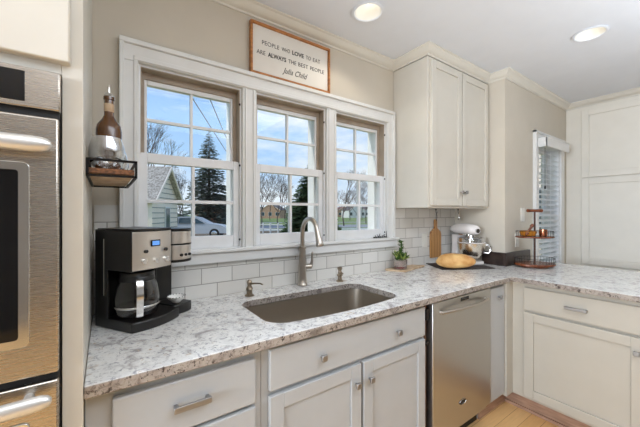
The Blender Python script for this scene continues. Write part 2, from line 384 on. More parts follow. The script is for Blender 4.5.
def sash_frame(x0, x1, z0, z1, ya, yb, st, top, bot):
    mb = MB(); mb.box(x0, x0 + st, ya, yb, z0, z1); mb.box(x1 - st, x1, ya, yb, z0, z1)
    mb.box(x0 + st, x1 - st, ya, yb, z1 - top, z1); mb.box(x0 + st, x1 - st, ya, yb, z0, z0 + bot)
    return mb
def double_hung(name, x0, x1):
    # jamb box
    mb = MB(); mb.box(x0, x0 + .008, 0, .15, WZ0, WZ1); mb.box(x1 - .008, x1, 0, .15, WZ0, WZ1); mb.box(x0 + .008, x1 - .008, 0, .15, WZ1 - .008, WZ1); mb.box(x0 + .008, x1 - .008, 0, .15, WZ0, WZ0 + .006)
    root = struct(mb, name, M['sash'])
    a, b = x0 + .008, x1 - .008
    # white outer frame beyond the glass
    build(sash_frame(a, b, WZ0 + .006, WZ1 - .008, .088, .16, .022, .03, .03), 'outer_frame', M['sash'], root)
    # taupe track round the upper sash
    mb = MB(); mb.box(a, a + .020, .052, .060, 1.62, WZ1 - .008); mb.box(b - .020, b, .052, .060, 1.62, WZ1 - .008); mb.box(a + .020, b - .020, .052, .060, 1.976, WZ1 - .008)
    mb.box(a, a + .004, .004, .052, 1.62, WZ1 - .008); mb.box(b - .004, b, .004, .052, 1.62, WZ1 - .008); mb.box(a + .004, b - .004, .004, .052, WZ1 - .012, WZ1 - .008)
    build(mb, 'track', M['taupe'], root)
    # upper sash
    us = build(sash_frame(a + .018, b - .018, 1.590, 1.980, .060, .088, .014, .026, .034), 'upper_sash', M['sash'], root, bev=.002)
    mb = MB(); cx = (a + b) / 2; mb.box(cx - .006, cx + .006, .064, .084, 1.624, 1.954); mb.box(a + .032, b - .032, .065, .083, 1.782, 1.796)
    build(mb, 'muntin', M['sash'], us)
    build(B(a + .030, b - .030, .072, .075, 1.62, 1.956), 'pane', M['pane'], us)
    # lower sash
    ls = build(sash_frame(a, b, WZ0 + .006, 1.622, .018, .052, .030, .045, .062), 'lower_sash', M['sash'], root, bev=.002)
    mb = MB(); mb.box(cx - .007, cx + .007, .022, .048, WZ0 + .068, 1.577); mb.box(a + .030, b - .030, .023, .047, 1.390, 1.406)
    build(mb, 'muntin', M['sash'], ls)
    build(B(a + .028, b - .028, .034, .037, WZ0 + .066, 1.579), 'pane', M['pane'], ls)
    # small dark catches on the right-hand stop
    for z in (1.20, 1.60, 1.93):
        build(MB().ball((x1 - .010, -.002, z), .005, .004, .007, 8), 'catch', M['iron'], root)
    return root
for i, (a, b) in enumerate(wins): double_hung('window_%d' % (i + 1), a, b)

# window with blinds on the right
mb = MB(); mb.box(V0, V0 + .01, Y2, Y2 + .15, VZ0, VZ1); mb.box(V1 - .01, V1, Y2, Y2 + .15, VZ0, VZ1); mb.box(V0, V1, Y2, Y2 + .15, VZ1 - .01, VZ1); mb.box(V0, V1, Y2, Y2 + .15, VZ0, VZ0 + .02)
w4 = struct(mb, 'window_4', M['sash'])
us = build(sash_frame(V0 + .01, V1 - .01, 1.33, VZ1 - .01, Y2 + .10, Y2 + .13, .035, .035, .04), 'upper_sash', M['sash'], w4)
build(B(V0 + .04, V1 - .04, Y2 + .112, Y2 + .116, 1.36, VZ1 - .04), 'pane', M['pane'], us)
ls = build(sash_frame(V0 + .01, V1 - .01, VZ0 + .02, 1.375, Y2 + .065, Y2 + .098, .035, .045, .05), 'lower_sash', M['sash'], w4)
build(B(V0 + .04, V1 - .04, Y2 + .08, Y2 + .084, VZ0 + .06, 1.34), 'pane', M['pane'], ls)
mb = MB(); mb.box(V0 - .085, V0, Y2 - .02, Y2, VZ0 - .09, VZ1 + .09); mb.box(V0, V1 + .09, Y2 - .02, Y2, VZ1, VZ1 + .09); mb.box(V1, V1 + .09, Y2 - .02, Y2, VZ0 - .09, VZ1)
mb.box(V0 - .09, V0 - .07, Y2 - .03, Y2, VZ0 - .09, VZ1 + .095); mb.box(V0 - .09, V1 + .095, Y2 - .03, Y2, VZ1 + .075, VZ1 + .095); mb.box(V0, V1, Y2 - .02, Y2, VZ0 - .09, VZ0)
struct(mb, 'trim_4', M['trim'], bev=.003)

# tile backsplash: below the windows and up both sides
mb = MB()
mb.box(-.036, XR - .001, -.008, 0, .915, 1.087); mb.box(-.036, .005, -.008, 0, 1.087, 1.376); mb.box(.005, .050, -.008, 0, 1.16, 1.376)
mb.box(1.842, XR - .001, -.008, 0, 1.087, 1.379); mb.box(1.811, 1.842, -.008, 0, 1.16, 1.379)
bs = struct(mb, 'trim_5', M['tile'])

# ================================================================== FITTED CABINETS
def fbox(mb, face, u0, u1, d0, d1, z0, z1):
    if face == 'y': mb.box(u0, u1, d0, d1, z0, z1)
    else: mb.box(d0, d1, u0, u1, z0, z1)
def shaker(name, face, u0, u1, z0, z1, d, parent, m, rail=.055, t=.02, rec=.008):
    """door whose front is the plane d and whose body runs back by t (towards +y or +x)"""
    mb = MB()
    fbox(mb, face, u0, u0 + rail, d, d + t, z0, z1); fbox(mb, face, u1 - rail, u1, d, d + t, z0, z1)
    fbox(mb, face, u0 + rail, u1 - rail, d, d + t, z0, z0 + rail); fbox(mb, face, u0 + rail, u1 - rail, d, d + t, z1 - rail, z1)
    fbox(mb, face, u0 + rail, u1 - rail, d + rec, d + t, z0 + rail, z1 - rail)
    return build(mb, name, m, parent, bev=.0025)
def slab(name, face, u0, u1, z0, z1, d, parent, m, t=.02):
    mb = MB(); fbox(mb, face, u0, u1, d, d + t, z0, z1); return build(mb, name, m, parent, bev=.004)
def knob(face, u, z, d, parent, m=None):
    mb = MB()
    def P(uu, dd, zz): return (uu, dd, zz) if face == 'y' else (dd, uu, zz)
    mb.cyl(P(u, d, z), P(u, d - .016, z), .006, .005, 12)
    fbox(mb, face, u - .0125, u + .0125, d - .026, d - .015, z - .0125, z + .0125)
    return build(mb, 'knob', m or M['pewter'], parent, bev=.003)
def pull(face, u, z, d, parent, ln=.105, h=.018):
    mb = MB()
    fbox(mb, face, u - ln / 2, u + ln / 2, d - .028, d - .020, z - h / 2, z + h / 2)
    for s_ in (-1, 1): fbox(mb, face, u + s_ * (ln / 2 - .008) - .006, u + s_ * (ln / 2 - .008) + .006, d - .021, d, z - .006, z + .006)
    return build(mb, 'handle', M['pewter'], parent, bev=.002)
FD = Y(.970); FF = Y(.990); KD = Y(1.046); BZ = .883     # door front, face frame, kick, underside of the top
FB = -.02
def carcass(name, x0, x1, parent, m, y0=None, x_only=False):
    mb = MB(); mb.box(x0, x1, FF, FB, .115, BZ - .001); return build(mb, name, m, parent)
XT = -.043   # right side of the oven tower
# left drawer base
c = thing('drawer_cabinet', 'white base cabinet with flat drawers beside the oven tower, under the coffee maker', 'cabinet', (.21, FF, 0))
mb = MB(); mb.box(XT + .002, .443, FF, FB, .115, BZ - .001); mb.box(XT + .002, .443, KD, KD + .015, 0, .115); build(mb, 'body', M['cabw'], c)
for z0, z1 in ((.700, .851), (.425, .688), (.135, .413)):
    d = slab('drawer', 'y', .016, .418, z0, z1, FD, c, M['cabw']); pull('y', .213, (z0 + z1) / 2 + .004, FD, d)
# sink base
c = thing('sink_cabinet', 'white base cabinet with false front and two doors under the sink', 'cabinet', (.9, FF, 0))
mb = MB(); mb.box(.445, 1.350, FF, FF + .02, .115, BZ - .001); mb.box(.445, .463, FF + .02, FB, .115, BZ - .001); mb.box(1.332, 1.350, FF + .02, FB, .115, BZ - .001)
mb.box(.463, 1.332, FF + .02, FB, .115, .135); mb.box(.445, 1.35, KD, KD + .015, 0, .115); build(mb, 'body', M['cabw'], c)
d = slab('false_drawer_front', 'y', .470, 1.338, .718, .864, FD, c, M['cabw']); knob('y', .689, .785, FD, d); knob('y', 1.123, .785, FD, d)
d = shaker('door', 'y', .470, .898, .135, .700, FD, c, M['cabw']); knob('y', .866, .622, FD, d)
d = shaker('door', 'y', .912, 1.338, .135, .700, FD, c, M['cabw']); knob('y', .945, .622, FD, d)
# dishwasher
c = thing('dishwasher', 'stainless steel dishwasher under the granite top between white cabinets', 'dishwasher', (1.68, FF, 0))
mb = MB(); mb.box(1.352, 1.366, FF - .004, FB, .0, BZ - .002); build(mb, 'side_panel', M['darkside'], c)
mb = MB(); mb.box(1.370, 1.990, FF + .012, FB, .10, BZ - .006); mb.box(1.384, 1.980, KD + .0, KD + .02, .0, .10); build(mb, 'body', M['gap'], c)
dw = Y(.957)
mb = MB(); mb.box(1.384, 1.982, dw, FF + .012, .150, .874); door = build(mb, 'door', M['steeldw'], c, bev=.004)
mb = MB(); mb.box(1.384, 1.982, dw + .03, FF + .012, .105, .142); build(mb, 'toe_panel', M['steeldw'], c, bev=.002)
mb = MB(); k = 14; pts = []
for i in range(k + 1):
    t_ = i / k; pts.append((1.445 + .475 * t_, dw - .012 - .034 * sin(pi * t_), .818 + .006 * sin(pi * t_)))
mb.tube(pts, .0085, 10); mb.cyl((1.45, dw, .818), (1.45, dw - .018, .818), .009); mb.cyl((1.915, dw, .818), (1.915, dw - .018, .818), .009)
build(mb, 'handle', M['nickel'], door)
build(B(1.640, 1.725, dw - .0015, dw, .846, .864), 'display', M['blkglass'], door)
mb = MB(); mb.prism([(1.66 + .036 * cos(a), .275 + .0155 * sin(a)) for a in [2 * pi * i / 28 for i in range(28)]], 0, .002, Matrix.Translation((0, dw, 0)) @ Matrix.Rotation(R(90), 4, 'X'))
badge = build(mb, 'badge', M['gap'], door)
mb = MB(); mb.tube([(1.66 + .034 * cos(a), dw - .0022, .275 + .0140 * sin(a)) for a in [2 * pi * i / 28 for i in range(28)]], .0009, 6, closed=True); build(mb, 'badge_rim', M['chrome'], badge)
build(B(1.353, 1.372, FF - .016, FF - .004, .79, .845), 'bracket', M['iron'], c); build(B(1.353, 1.372, FF - .016, FF - .004, .66, .68), 'bracket', M['iron'], c)
# narrow pull-out
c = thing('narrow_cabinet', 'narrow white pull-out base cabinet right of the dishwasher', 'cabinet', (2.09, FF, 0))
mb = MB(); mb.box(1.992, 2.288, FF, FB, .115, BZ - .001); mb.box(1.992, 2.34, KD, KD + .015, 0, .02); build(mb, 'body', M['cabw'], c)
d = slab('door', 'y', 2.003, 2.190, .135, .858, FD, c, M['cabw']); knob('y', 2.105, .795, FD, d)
# wooden toe strip
struct(B(1.992, 2.352, KD - .012, KD, 0, .114), 'baseboard_back', M['brownwood'])
# peninsula
XF = 2.27
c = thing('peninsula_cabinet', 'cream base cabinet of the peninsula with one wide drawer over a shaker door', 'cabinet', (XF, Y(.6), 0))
mb = MB(); mb.box(XF + .02, 2.86, Y(.32), FF - .001, .115, BZ - .001); mb.box(2.29, 2.86, FF - .001, Y2 - .01, .115, BZ - .001); mb.box(2.2, XF + .02, FF - .03, FF - .002, .115, BZ - .001); build(mb, 'body', M['cabdark'], c)
d = slab('drawer', 'x', Y(.326), Y(.886), .705, .854, XF, c, M['cabdark']); pull('x', Y(.608), .778, XF, d, .108)
d = shaker('door', 'x', Y(.326), Y(.886), .135, .690, XF, c, M['cabdark']); knob('x', Y(.357), .612, XF, d)
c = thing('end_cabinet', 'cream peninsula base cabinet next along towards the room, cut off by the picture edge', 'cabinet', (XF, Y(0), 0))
mb = MB(); mb.box(XF + .02, 2.86, Y(-.3), Y(.318), .115, BZ - .001); build(mb, 'body', M['cabdark'], c)
d = slab('drawer', 'x', Y(-.29), Y(.312), .705, .854, XF, c, M['cabdark']); pull('x', Y(.01), .778, XF, d, .108)
d = shaker('door', 'x', Y(-.29), Y(.312), .135, .690, XF, c, M['cabdark']); knob('x', Y(-.25), .612, XF, d)
mb = MB(); mb.box(2.352, 2.366, Y(-.3), KD - .001, 0, .114); mb.box(2.338, 2.352, Y(-.3), KD - .013, 0, .018)
struct(mb, 'baseboard_right', M['brownwood'])

# worktop with sink cut-out
def sink_outline(g=0):
    x0, x1, y0, y1 = .520 - g, 1.262 + g, Y(1.062) - g, Y(1.425) + g
    r = .075; p = []
    for cx, cy, a in ((x1 - r, y1 - r, 0), (x0 + r, y1 - r, 90), (x0 + r, y0 + r, 180), (x1 - r, y0 + r, 270)):
        for i in range(9):
            t_ = R(a + 90 * i / 8); p.append([cx + r * cos(t_), cy + r * sin(t_)])
    q = []
    for i, pt in enumerate(p):
        q.append(pt); nx = p[(i + 1) % len(p)]
        if abs(nx[0] - pt[0]) > .3:
            for k_ in range(1, 12): q.append([pt[0] + (nx[0] - pt[0]) * k_ / 12, pt[1]])
    for pt in q:   # the front edge bows outwards
        if pt[1] < (y0 + y1) / 2: pt[1] -= .034 * max(0, 1 - ((pt[0] - (x0 + x1) / 2) / ((x1 - x0) / 2)) ** 2)
    return [tuple(pt) for pt in q]
out_ = [(XT + .001, Y(.945)), (2.225, Y(.945)), (2.237, Y(.933)), (2.237, Y(-.32)), (3.20, Y(-.32)), (3.20, Y2 - .001), (XR - .001, Y2 - .001), (XR - .001, -.0085), (XT + .001, -.0085)]
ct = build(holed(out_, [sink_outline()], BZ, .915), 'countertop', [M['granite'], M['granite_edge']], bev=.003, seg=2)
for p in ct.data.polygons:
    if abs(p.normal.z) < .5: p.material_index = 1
tag(ct, 'speckled white and brown granite worktop running from the oven tower round to the peninsula', 'countertop')
# sink
g = sink_outline(.006); cxs = sum(p[0] for p in g) / len(g); cys = sum(p[1] for p in g) / len(g)
def sc_(f, z): return [(cxs + (p[0] - cxs) * f, cys + (p[1] - cys) * f, z) for p in g]
mb = MB(); mb.rings([sc_(1.03, .8825), sc_(1.0, .8825), sc_(.985, .80), sc_(.965, .70), sc_(.90, .685), sc_(.1, .678)], cap=False)
mb.bm.faces.new([v for v in mb.bm.verts][-len(g):])
sk = thing('sink', 'wide undermount stainless sink with bowed front set in the granite', 'sink', (cxs, cys, .68))
o = build(mb, 'basin', M['sink'], sk)
mb = MB(); mb.lathe([(.045, 0), (.045, .004), (.036, .004), (.03, -.002), (.004, -.002)], (cxs, cys + .07, .6805)); build(mb, 'drain', M['chrome'], sk)

# dark upstand in the niche
mb = MB(); mb.box(XR - .018, XR, Y(1.345), Y2, .9155, 1.022); mb.box(XR - .018, 3.085, Y2 - .018, Y2, .9155, 1.022)
tag(build(mb, 'upstand', M['darkstrip'], bev=.002), 'short dark brown upstand wrapping the wall corner behind the mixer', 'backsplash strip')

# wall cabinet
c = thing('wall_cabinet', 'tall cream two-door wall cabinet up to the ceiling right of the windows', 'cabinet', (2.23, CF, 1.38))
mb = MB(); mb.box(1.824, 2.641, CF, -.001, 1.381, 2.431); build(mb, 'body', M['cab'], c, bev=.002)
dd = CF - .02
d = shaker('door', 'y', 1.849, 2.222, 1.397, 2.411, dd, c, M['cab'], .05); knob('y', 2.200, 1.500, dd, d)
d = shaker('door', 'y', 2.234, 2.622, 1.397, 2.411, dd, c, M['cab'], .05); knob('y', 2.257, 1.500, dd, d)

# pantry wall
c = thing('pantry_cabinet', 'full-height cream pantry with large shaker doors beyond the peninsula', 'cabinet', (XP, Y(.7), 0))
mb = MB(); mb.box(XP, 4.655, Y(-1.4), Y2 - .001, 0, 2.431); build(mb, 'body', M['cabpantry_lit'], c)
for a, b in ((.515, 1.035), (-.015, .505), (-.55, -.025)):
    shaker('door', 'x', Y(a), Y(b), 1.707, 2.395, XP - .018, c, M['cabpantry_lit'], .06, .018)
    shaker('door', 'x', Y(a), Y(b), .825, 1.697, XP - .018, c, M['cabpantry_lit'], .06, .018)
    shaker('door', 'x', Y(a), Y(b), .10, .815, XP - .018, c, M['cabpantry_lit'], .06, .018)

# oven tower
TF = Y(.945)
c = thing('oven_tower', 'tall cream cabinet housing the ovens at the left end of the worktop', 'cabinet', (-.45, TF, 0))
mb = MB(); mb.box(-.083, XT, TF, -.001, 0, CEIL - .001); mb.box(-.90, -.865, TF, -.001, 0, CEIL - .001); mb.box(-.865, -.083, TF, -.001, 1.668, CEIL - .001); mb.box(-.865, -.083, TF, -.001, 0, .30)
mb.box(-.865, -.083, -.03, -.001, .30, 1.668)
build(mb, 'body', M['cab'], c, bev=.0015)
slab('door', 'y', -.885, -.066, 1.690, 2.455, Y(.920), c, M['cab'], .0245)
slab('drawer', 'y', -.885, -.066, .12, .285, Y(.925), c, M['cab'], .0195)
ov = thing('double_oven', 'stainless double wall oven with black display built into the left tower', 'oven', (-.47, TF, .31))
OF = Y(.920)
build(B(-.862, -.0855, OF + .012, -.05, .305, 1.664), 'body', M['gap'], ov)
p = build(B(-.864, -.0835, OF, OF + .02, 1.574, 1.662), 'control_panel', M['steel'], ov, bev=.003)
build(B(-.700, -.143, OF - .0015, OF, 1.586, 1.652), 'display', M['blkglass'], p, bev=.001)
def oven_door(z0, z1, hz, wz0, wz1):
    d = build(B(-.862, -.086, OF - .006, OF + .012, z0, z1), 'door', M['steel'], ov, bev=.004)
    mb = MB(); fy = OF - .006
    wx0, wx1 = -.80, -.134
    mb.prism([(p_[0], p_[1]) for p_ in rrect(wx0, wx1, wz0, wz1, .012)], 0, .004, Matrix.Translation((0, fy, 0)) @ Matrix.Rotation(R(90), 4, 'X'))
    fr = build(mb, 'window_frame', M['chrome'], d, bev=.0015)
    mb = MB(); mb.prism(rrect(wx0 + .018, wx1 - .018, wz0 + .018, wz1 - .018, .006), 0, .0015, Matrix.Translation((0, fy - .004, 0)) @ Matrix.Rotation(R(90), 4, 'X'))
    build(mb, 'glass', M['blkglass'], fr)
    rs = []
    xs = [-.842, -.840, -.834, -.82, -.7, -.474, -.25, -.128, -.110, -.100, -.095, -.0935]
    hs = [.15, .5, .8, 1, 1, 1, 1, 1, .92, .72, .42, .12]
    for x_, h_ in zip(xs, hs):
        bow = -.012 * (1 - ((x_ + .47) / .38) ** 2)
        rs.append([(x_, fy - .040 + bow + .012 * cos(a) * (.5 + .5 * h_), hz + .017 * h_ * sin(a)) for a in [2 * pi * i / 14 for i in range(14)]])
    mb = MB(); mb.rings(rs); mb.cyl((-.135, fy, hz), (-.135, fy - .04, hz), .009); mb.cyl((-.81, fy, hz), (-.81, fy - .04, hz), .009)
    build(mb, 'handle', M['oven_handle'], d)
oven_door(.979, 1.556, 1.487, 1.05, 1.452)
oven_door(.34, .963, .938, .42, .885)

# ================================================================== ROOM FITTINGS
def can_light(x, y, label):
    c = thing('recessed_light', label, 'ceiling light', (x, y, CEIL), group='recessed ceiling lights')
    mb = MB(); mb.lathe([(.076, .0), (.090, -.002), (.092, -.006), (.080, -.009), (.074, -.004), (.076, .0)], (x, y, CEIL), 40, cap=False); build(mb, 'trim_ring', M['ceil'], c)
    mb = MB(); mb.lathe([(.0755, -.003), (.072, .03), (.058, .085), (.058, .09)], (x, y, CEIL), 40, cap=False); build(mb, 'baffle', M['white'], c, recalc=False)
    mb = MB(); mb.lathe([(.0575, .084), (.05, .078), (.02, .074), (.002, .074)], (x, y, CEIL), 32, cap=True); build(mb, 'lens', M['lamp'], c)
    d = bpy.data.lights.new('can_spot', 'SPOT'); d.energy = 5.0 if x < 2 else 1.3; d.spot_size = R(130); d.spot_blend = .35; d.color = (1, .93, .82); d.shadow_soft_size = .04
    o = bpy.data.objects.new('can_spot', d); col.objects.link(o); o.location = (x, y, CEIL - .012)
can_light(*LAMPS[0], 'round recessed ceiling light above the sink, nearest the window wall')
can_light(*LAMPS[1], 'round recessed ceiling light above the peninsula corner, seen more edge-on')

# framed sign
FX0, FX1, FZ0, FZ1 = .650, 1.192, 2.113, 2.402
c = thing('framed_sign', 'wood-framed kitchen quote sign standing on the window casing', 'sign', ((FX0 + FX1) / 2, -.02, FZ0))
mb = sash_frame(FX0, FX1, FZ0, FZ1, -.030, -.006, .013, .013, .013); build(mb, 'frame', M['frame_wood'], c, bev=.002)
build(B(FX0 + .012, FX1 - .012, -.016, -.008, FZ0 + .012, FZ1 - .012), 'panel', M['paper'], c)
def text_mesh(s, size, loc, bold=0, shear=0, ext=.0006, name='lettering', m=None, parent=None, mx=None, width=None, sx_=1):
    cu = bpy.data.curves.new('t', 'FONT'); cu.body = s; cu.size = size; cu.offset = bold; cu.shear = shear; cu.extrude = ext; cu.resolution_u = 3
    to = bpy.data.objects.new('t', cu); col.objects.link(to)
    bpy.context.view_layer.update()
    me = bpy.data.meshes.new_from_object(to.evaluated_get(bpy.context.evaluated_depsgraph_get()))
    bpy.data.objects.remove(to)
    xs = [v.co.x for v in me.vertices]; wd = max(xs) - min(xs)
    f_ = width / wd if width else sx_
    off = OFF.get(parent.name, Vector((0, 0, 0))) if parent else Vector((0, 0, 0))
    T = mx if mx is not None else (Matrix.Translation(loc) @ Matrix.Rotation(R(90), 4, 'X'))
    for v in me.vertices:
        v.co = T @ Vector(((v.co.x - min(xs)) * f_, v.co.y, v.co.z)) - off
    me.materials.append(m or M['ink']); me.name = name
    o = bpy.data.objects.new(name, me); col.objects.link(o); o.parent = parent; OFF[o.name] = off
    return o, wd * f_
def words_line(ws, z, x0, x1, size):
    pos = x0; tot = []
    est = [(len(w_) * (1.12 if bo else 1.0)) for w_, bo in ws]; gap = .9
    unit = (x1 - x0) / (sum(est) + gap * (len(ws) - 1))
    for (w_, bo), e_ in zip(ws, est):
        text_mesh(w_, size, (pos, -.0166, z), bold=.0007 if bo else -.0003, m=M['ink'], parent=c, width=e_ * unit)
        pos += (e_ + gap) * unit
words_line([('PEOPLE', 0), ('WHO', 0), ('LOVE', 1), ('TO', 0), ('EAT', 0)], 2.290, .722, 1.120, .034)
words_line([('ARE', 0), ('ALWAYS', 1), ('THE', 0), ('BEST', 0), ('PEOPLE', 0)], 2.232, .690, 1.150, .034)
text_mesh('Julia Child', .048, (.850, -.0166, 2.165), shear=.45, m=M['ink'], parent=c, width=.175)

# blinds
c = thing('venetian_blind', 'white slatted blind with valance over the right-hand window', 'blind', (3.55, Y2, VZ1))
mb = MB(); mb.box(V0 - .035, V1 - .03, Y2 - .095, Y2 - .082, 1.945, 2.028); mb.box(V0 - .035, V0 - .025, Y2 - .095, Y2 - .021, 1.945, 2.028); mb.box(V0 - .035, V1 - .03, Y2 - .098, Y2 - .080, 2.022, 2.034); build(mb, 'valance', M['trim'], c, bev=.003)
M['slat'] = mat('blind_slat', sh((246, 246, 248)), .4)
n, l, b = nodes(M['slat']); tr_ = n.new('ShaderNodeBsdfTranslucent'); tr_.inputs[0].default_value = (.95, .95, .96, 1); ms_ = n.new('ShaderNodeMixShader'); ms_.inputs[0].default_value = .35
l.new(b.outputs[0], ms_.inputs[1]); l.new(tr_.outputs[0], ms_.inputs[2]); l.new(ms_.outputs[0], n['Material Output'].inputs[0])
zs = 1.925; k = 0
while zs > .76:
    T = Matrix.Translation(((V0 + V1) / 2, Y2 + .012, zs)) @ Matrix.Rotation(R(26), 4, 'X')
    build(MB().box(-(V1 - V0) / 2 + .014, (V1 - V0) / 2 - .014, -.025, .025, -.0015, .0015, T), 'slat', M['slat'], c); zs -= .050
mb = MB()
for x_ in (V0 + .10, (V0 + V1) / 2, V1 - .10):
    for y_ in (-.016, .040): mb.cyl((x_, Y2 + y_, .76), (x_, Y2 + y_, 1.96), .0012, seg=5)
build(mb, 'ladder_cord', M['slat'], c)
mb = MB(); mb.cyl((V0 + .13, Y2 - .022, 1.96), (V0 + .13, Y2 - .022, 1.60), .0015, seg=6); mb.lathe([(.002, .03), (.006, .02), (.007, 0), (.002, -.004)], (V0 + .13, Y2 - .022, 1.575), 10); build(mb, 'pull_cord', M['iron'], c)
build(B(V0 + .012, V1 - .012, Y2 - .01, Y2 + .03, .735, .752), 'bottom_rail', M['slat'], c)

# outlets and switches
def plate(name, x, y, z, w_, h_, label, cat, toggles):
    c = thing(name, label, cat, (x, y, z))
    build(B(x - w_ / 2, x + w_ / 2, y - .006, y, z - h_ / 2, z + h_ / 2), 'cover_plate', M['plate'], c, bev=.002)
    for dz in toggles: build(B(x - .012, x + .012, y - .010, y - .006, z + dz - .015, z + dz + .015), 'switch' if name == 'light_switch' else 'socket', M['plate'], c, bev=.002)
plate('light_switch', 2.966, Y2, 1.330, .07, .118, 'white rocker switch plate on the wall between niche corner and blinds', 'switch', (0,))
plate('wall_outlet', 2.195, -.008, 1.115, .07, .114, 'white outlet plate on the tiles behind the cutting board', 'outlet', (.02, -.022))
plate('wall_outlet', 2.86, Y2, 1.115, .07, .114, 'white outlet plate on the painted wall behind the tiered stand', 'outlet', (.02, -.022))

# ================================================================== SINK FITTINGS
fx, fy = .958, Y(1.545)
c = thing('faucet', 'brushed nickel gooseneck pull-down faucet standing behind the sink', 'faucet', (fx, fy, .915))
mb = MB(); mb.lathe([(.030, 0), (.031, .006), (.026, .012), (.0245, .05), (.023, .10), (.0185, .20), (.0175, .218)], (fx, fy, .9155)); build(mb, 'body', M['nickel'], c)
build(MB().lathe([(.015, 0), (.022, .002), (.022, .012), (.015, .014)], (fx, fy, 1.130)), 'collar', M['nickel'], c)
pts = [(fx, fy, 1.14), (fx, fy, 1.20)]
ra = .078; zc = 1.222
for i in range(0, 17):
    a = pi - R(164) * i / 16; pts.append((fx, fy - ra - ra * cos(a), zc + ra * 1.12 * sin(a)))
build(MB().tube(pts, .0125, 14), 'spout', M['nickel'], c)
e_ = Vector(pts[-1]); dr = (Vector(pts[-1]) - Vector(pts[-2])).normalized()
rr = [(0, .0128), (.01, .0145), (.035, .0155), (.07, .0205), (.084, .0225), (.09, .019)]
mb = MB(); mb.tube([e_ + dr * t_ for t_, _ in rr], [r_ for _, r_ in rr], 16); build(mb, 'spray_head', M['nickel'], c)
mb = MB(); hp = Vector((fx + .012, fy - .005, 1.025)); mb.cyl(hp, hp + Vector((.038, -.012, 0)), .016, .017, 14)
mb.tube([hp + Vector((.036, -.012, 0)), hp + Vector((.042, -.016, .03)), hp + Vector((.034, -.03, .065)), hp + Vector((.018, -.055, .088))], [.012, .008, .006, .0065], 10); build(mb, 'lever', M['nickel'], c)
c = thing('soap_dispenser', 'bronze pump soap dispenser with long nozzle left of the faucet', 'soap dispenser', (.612, Y(1.505), .915))
px_, py_ = .612, Y(1.505)
build(MB().lathe([(.024, 0), (.024, .005), (.015, .010), (.014, .03), (.018, .034), (.016, .04), (.011, .052), (.012, .06), (.014, .072), (.008, .082), (.002, .083)], (px_, py_, .9155), 18), 'body', M['bronze'], c)
build(MB().tube([(px_, py_, .976), (px_ + .02, py_ - .02, .980), (px_ + .04, py_ - .045, .982), (px_ + .048, py_ - .058, .976)], [.005, .0045, .004, .0035], 8), 'nozzle', M['bronze'], c)
px_, py_ = 1.205, Y(1.500)
c = thing('side_sprayer', 'small bronze deck fitting right of the faucet', 'faucet fitting', (px_, py_, .915))
build(MB().lathe([(.024, 0), (.024, .005), (.014, .012), (.013, .03), (.018, .036), (.018, .044), (.011, .05)], (px_, py_, .9155), 18), 'base', M['bronze'], c)
mb = MB(); mb.lathe([(.011, .046), (.013, .056), (.010, .066), (.016, .078), (.015, .088), (.003, .092)], (px_, py_, .9155), 18); mb.cyl((px_, py_, .978), (px_ + .014, py_ - .018, .962), .006, .004, 8); build(mb, 'head', M['bronze'], c)

# ================================================================== COFFEE MAKER (local axes: x = width, y = back)
cm = thing('coffee_maker', 'black and stainless dual coffee maker with glass carafe beside the oven tower', 'coffee maker', (.078, Y(1.262), .9155), R(32), local=True)
def arc_pts(x0, x1, y, bulge, k=10): return [(x0 + (x1 - x0) * i / k, y - bulge * (1 - (2 * i / k - 1) ** 2)) for i in range(k + 1)]
base = arc_pts(0, .205, 0, .022) + [(.212, .06), (.212, .205), (0, .205)]
mb = MB(); mb.prism(base, 0, .036); mb.prism(arc_pts(.206, .300, .030, .012) + [(.30, .205), (.206, .205)], 0, .040); build(mb, 'base', M['blk'], cm, bev=.004)
mb = MB(); mb.box(0, .300, .150, .205, .03, .36); mb.box(0, .168, .150, .205, .03, .365)
mb.prism([(0, .004), (.168, .004), (.168, .205), (0, .205)], .215, .362); mb.box(.172, .300, .06, .205, .225, .352); mb.box(0, .010, .135, .205, .03, .23); mb.box(.166, .182, .10, .205, .03, .23)
body = build(mb, 'body', M['blk'], cm, bev=.003)
mb = MB(); mb.prism(arc_pts(.004, .166, .002, .010) + [(.166, .006), (.004, .006)], .219, .358); pnl = build(mb, 'front_panel', M['steelcm'], cm, bev=.001)
mb = MB(); mb.prism(arc_pts(.006, .166, .0, .014) + [(.166, .2), (.006, .2)], .3615, .369); build(mb, 'lid', M['blk'], cm, bev=.002)
build(B(-.0012, 0, .148, .154, .12, .33), 'water_gauge', M['chrome'], body)
build(B(.068, .106, -.0115, -.005, .302, .326), 'display', M['blkglass'], pnl); build(B(.072, .102, -.0125, -.0115, .306, .322), 'screen', M['lcd'], pnl)
for bx_, bz_, br in ((.048, .286, .007), (.132, .286, .007), (.042, .250, .010), (.090, .247, .010), (.136, .248, .011)):
    build(MB().cyl((bx_, .0, bz_), (bx_, -.014, bz_), br, br * .9, 14), 'button', M['chrome'] if br > .009 else M['blk'], pnl)
mb = MB()
def halfcyl(z0, z1, r=.060, cx=.236, cy=.045): return [(cx + r * cos(a), cy + r * .8 * sin(a)) for a in [pi + pi * i / 14 for i in range(15)]] + [(cx + r, .12), (cx - r, .12)]
mb.prism(halfcyl(0, 0), .232, .293); mb.prism(halfcyl(0, 0), .299, .350); pod = build(mb, 'pod_brewer', M['steelcm'], cm, bev=.002)
mb = MB(); mb.prism(halfcyl(0, 0, .061), .2935, .2985); mb.prism(halfcyl(0, 0, .061), .3505, .362); mb.prism(halfcyl(0, 0, .061), .222, .2315); build(mb, 'band', M['blk'], pod)
for bx_ in (.215, .236, .257): build(MB().cyl((bx_, .02, .252), (bx_, -.006, .252), .006, seg=10), 'button', M['blk'], pod)
cc = (.083, .086, .038)
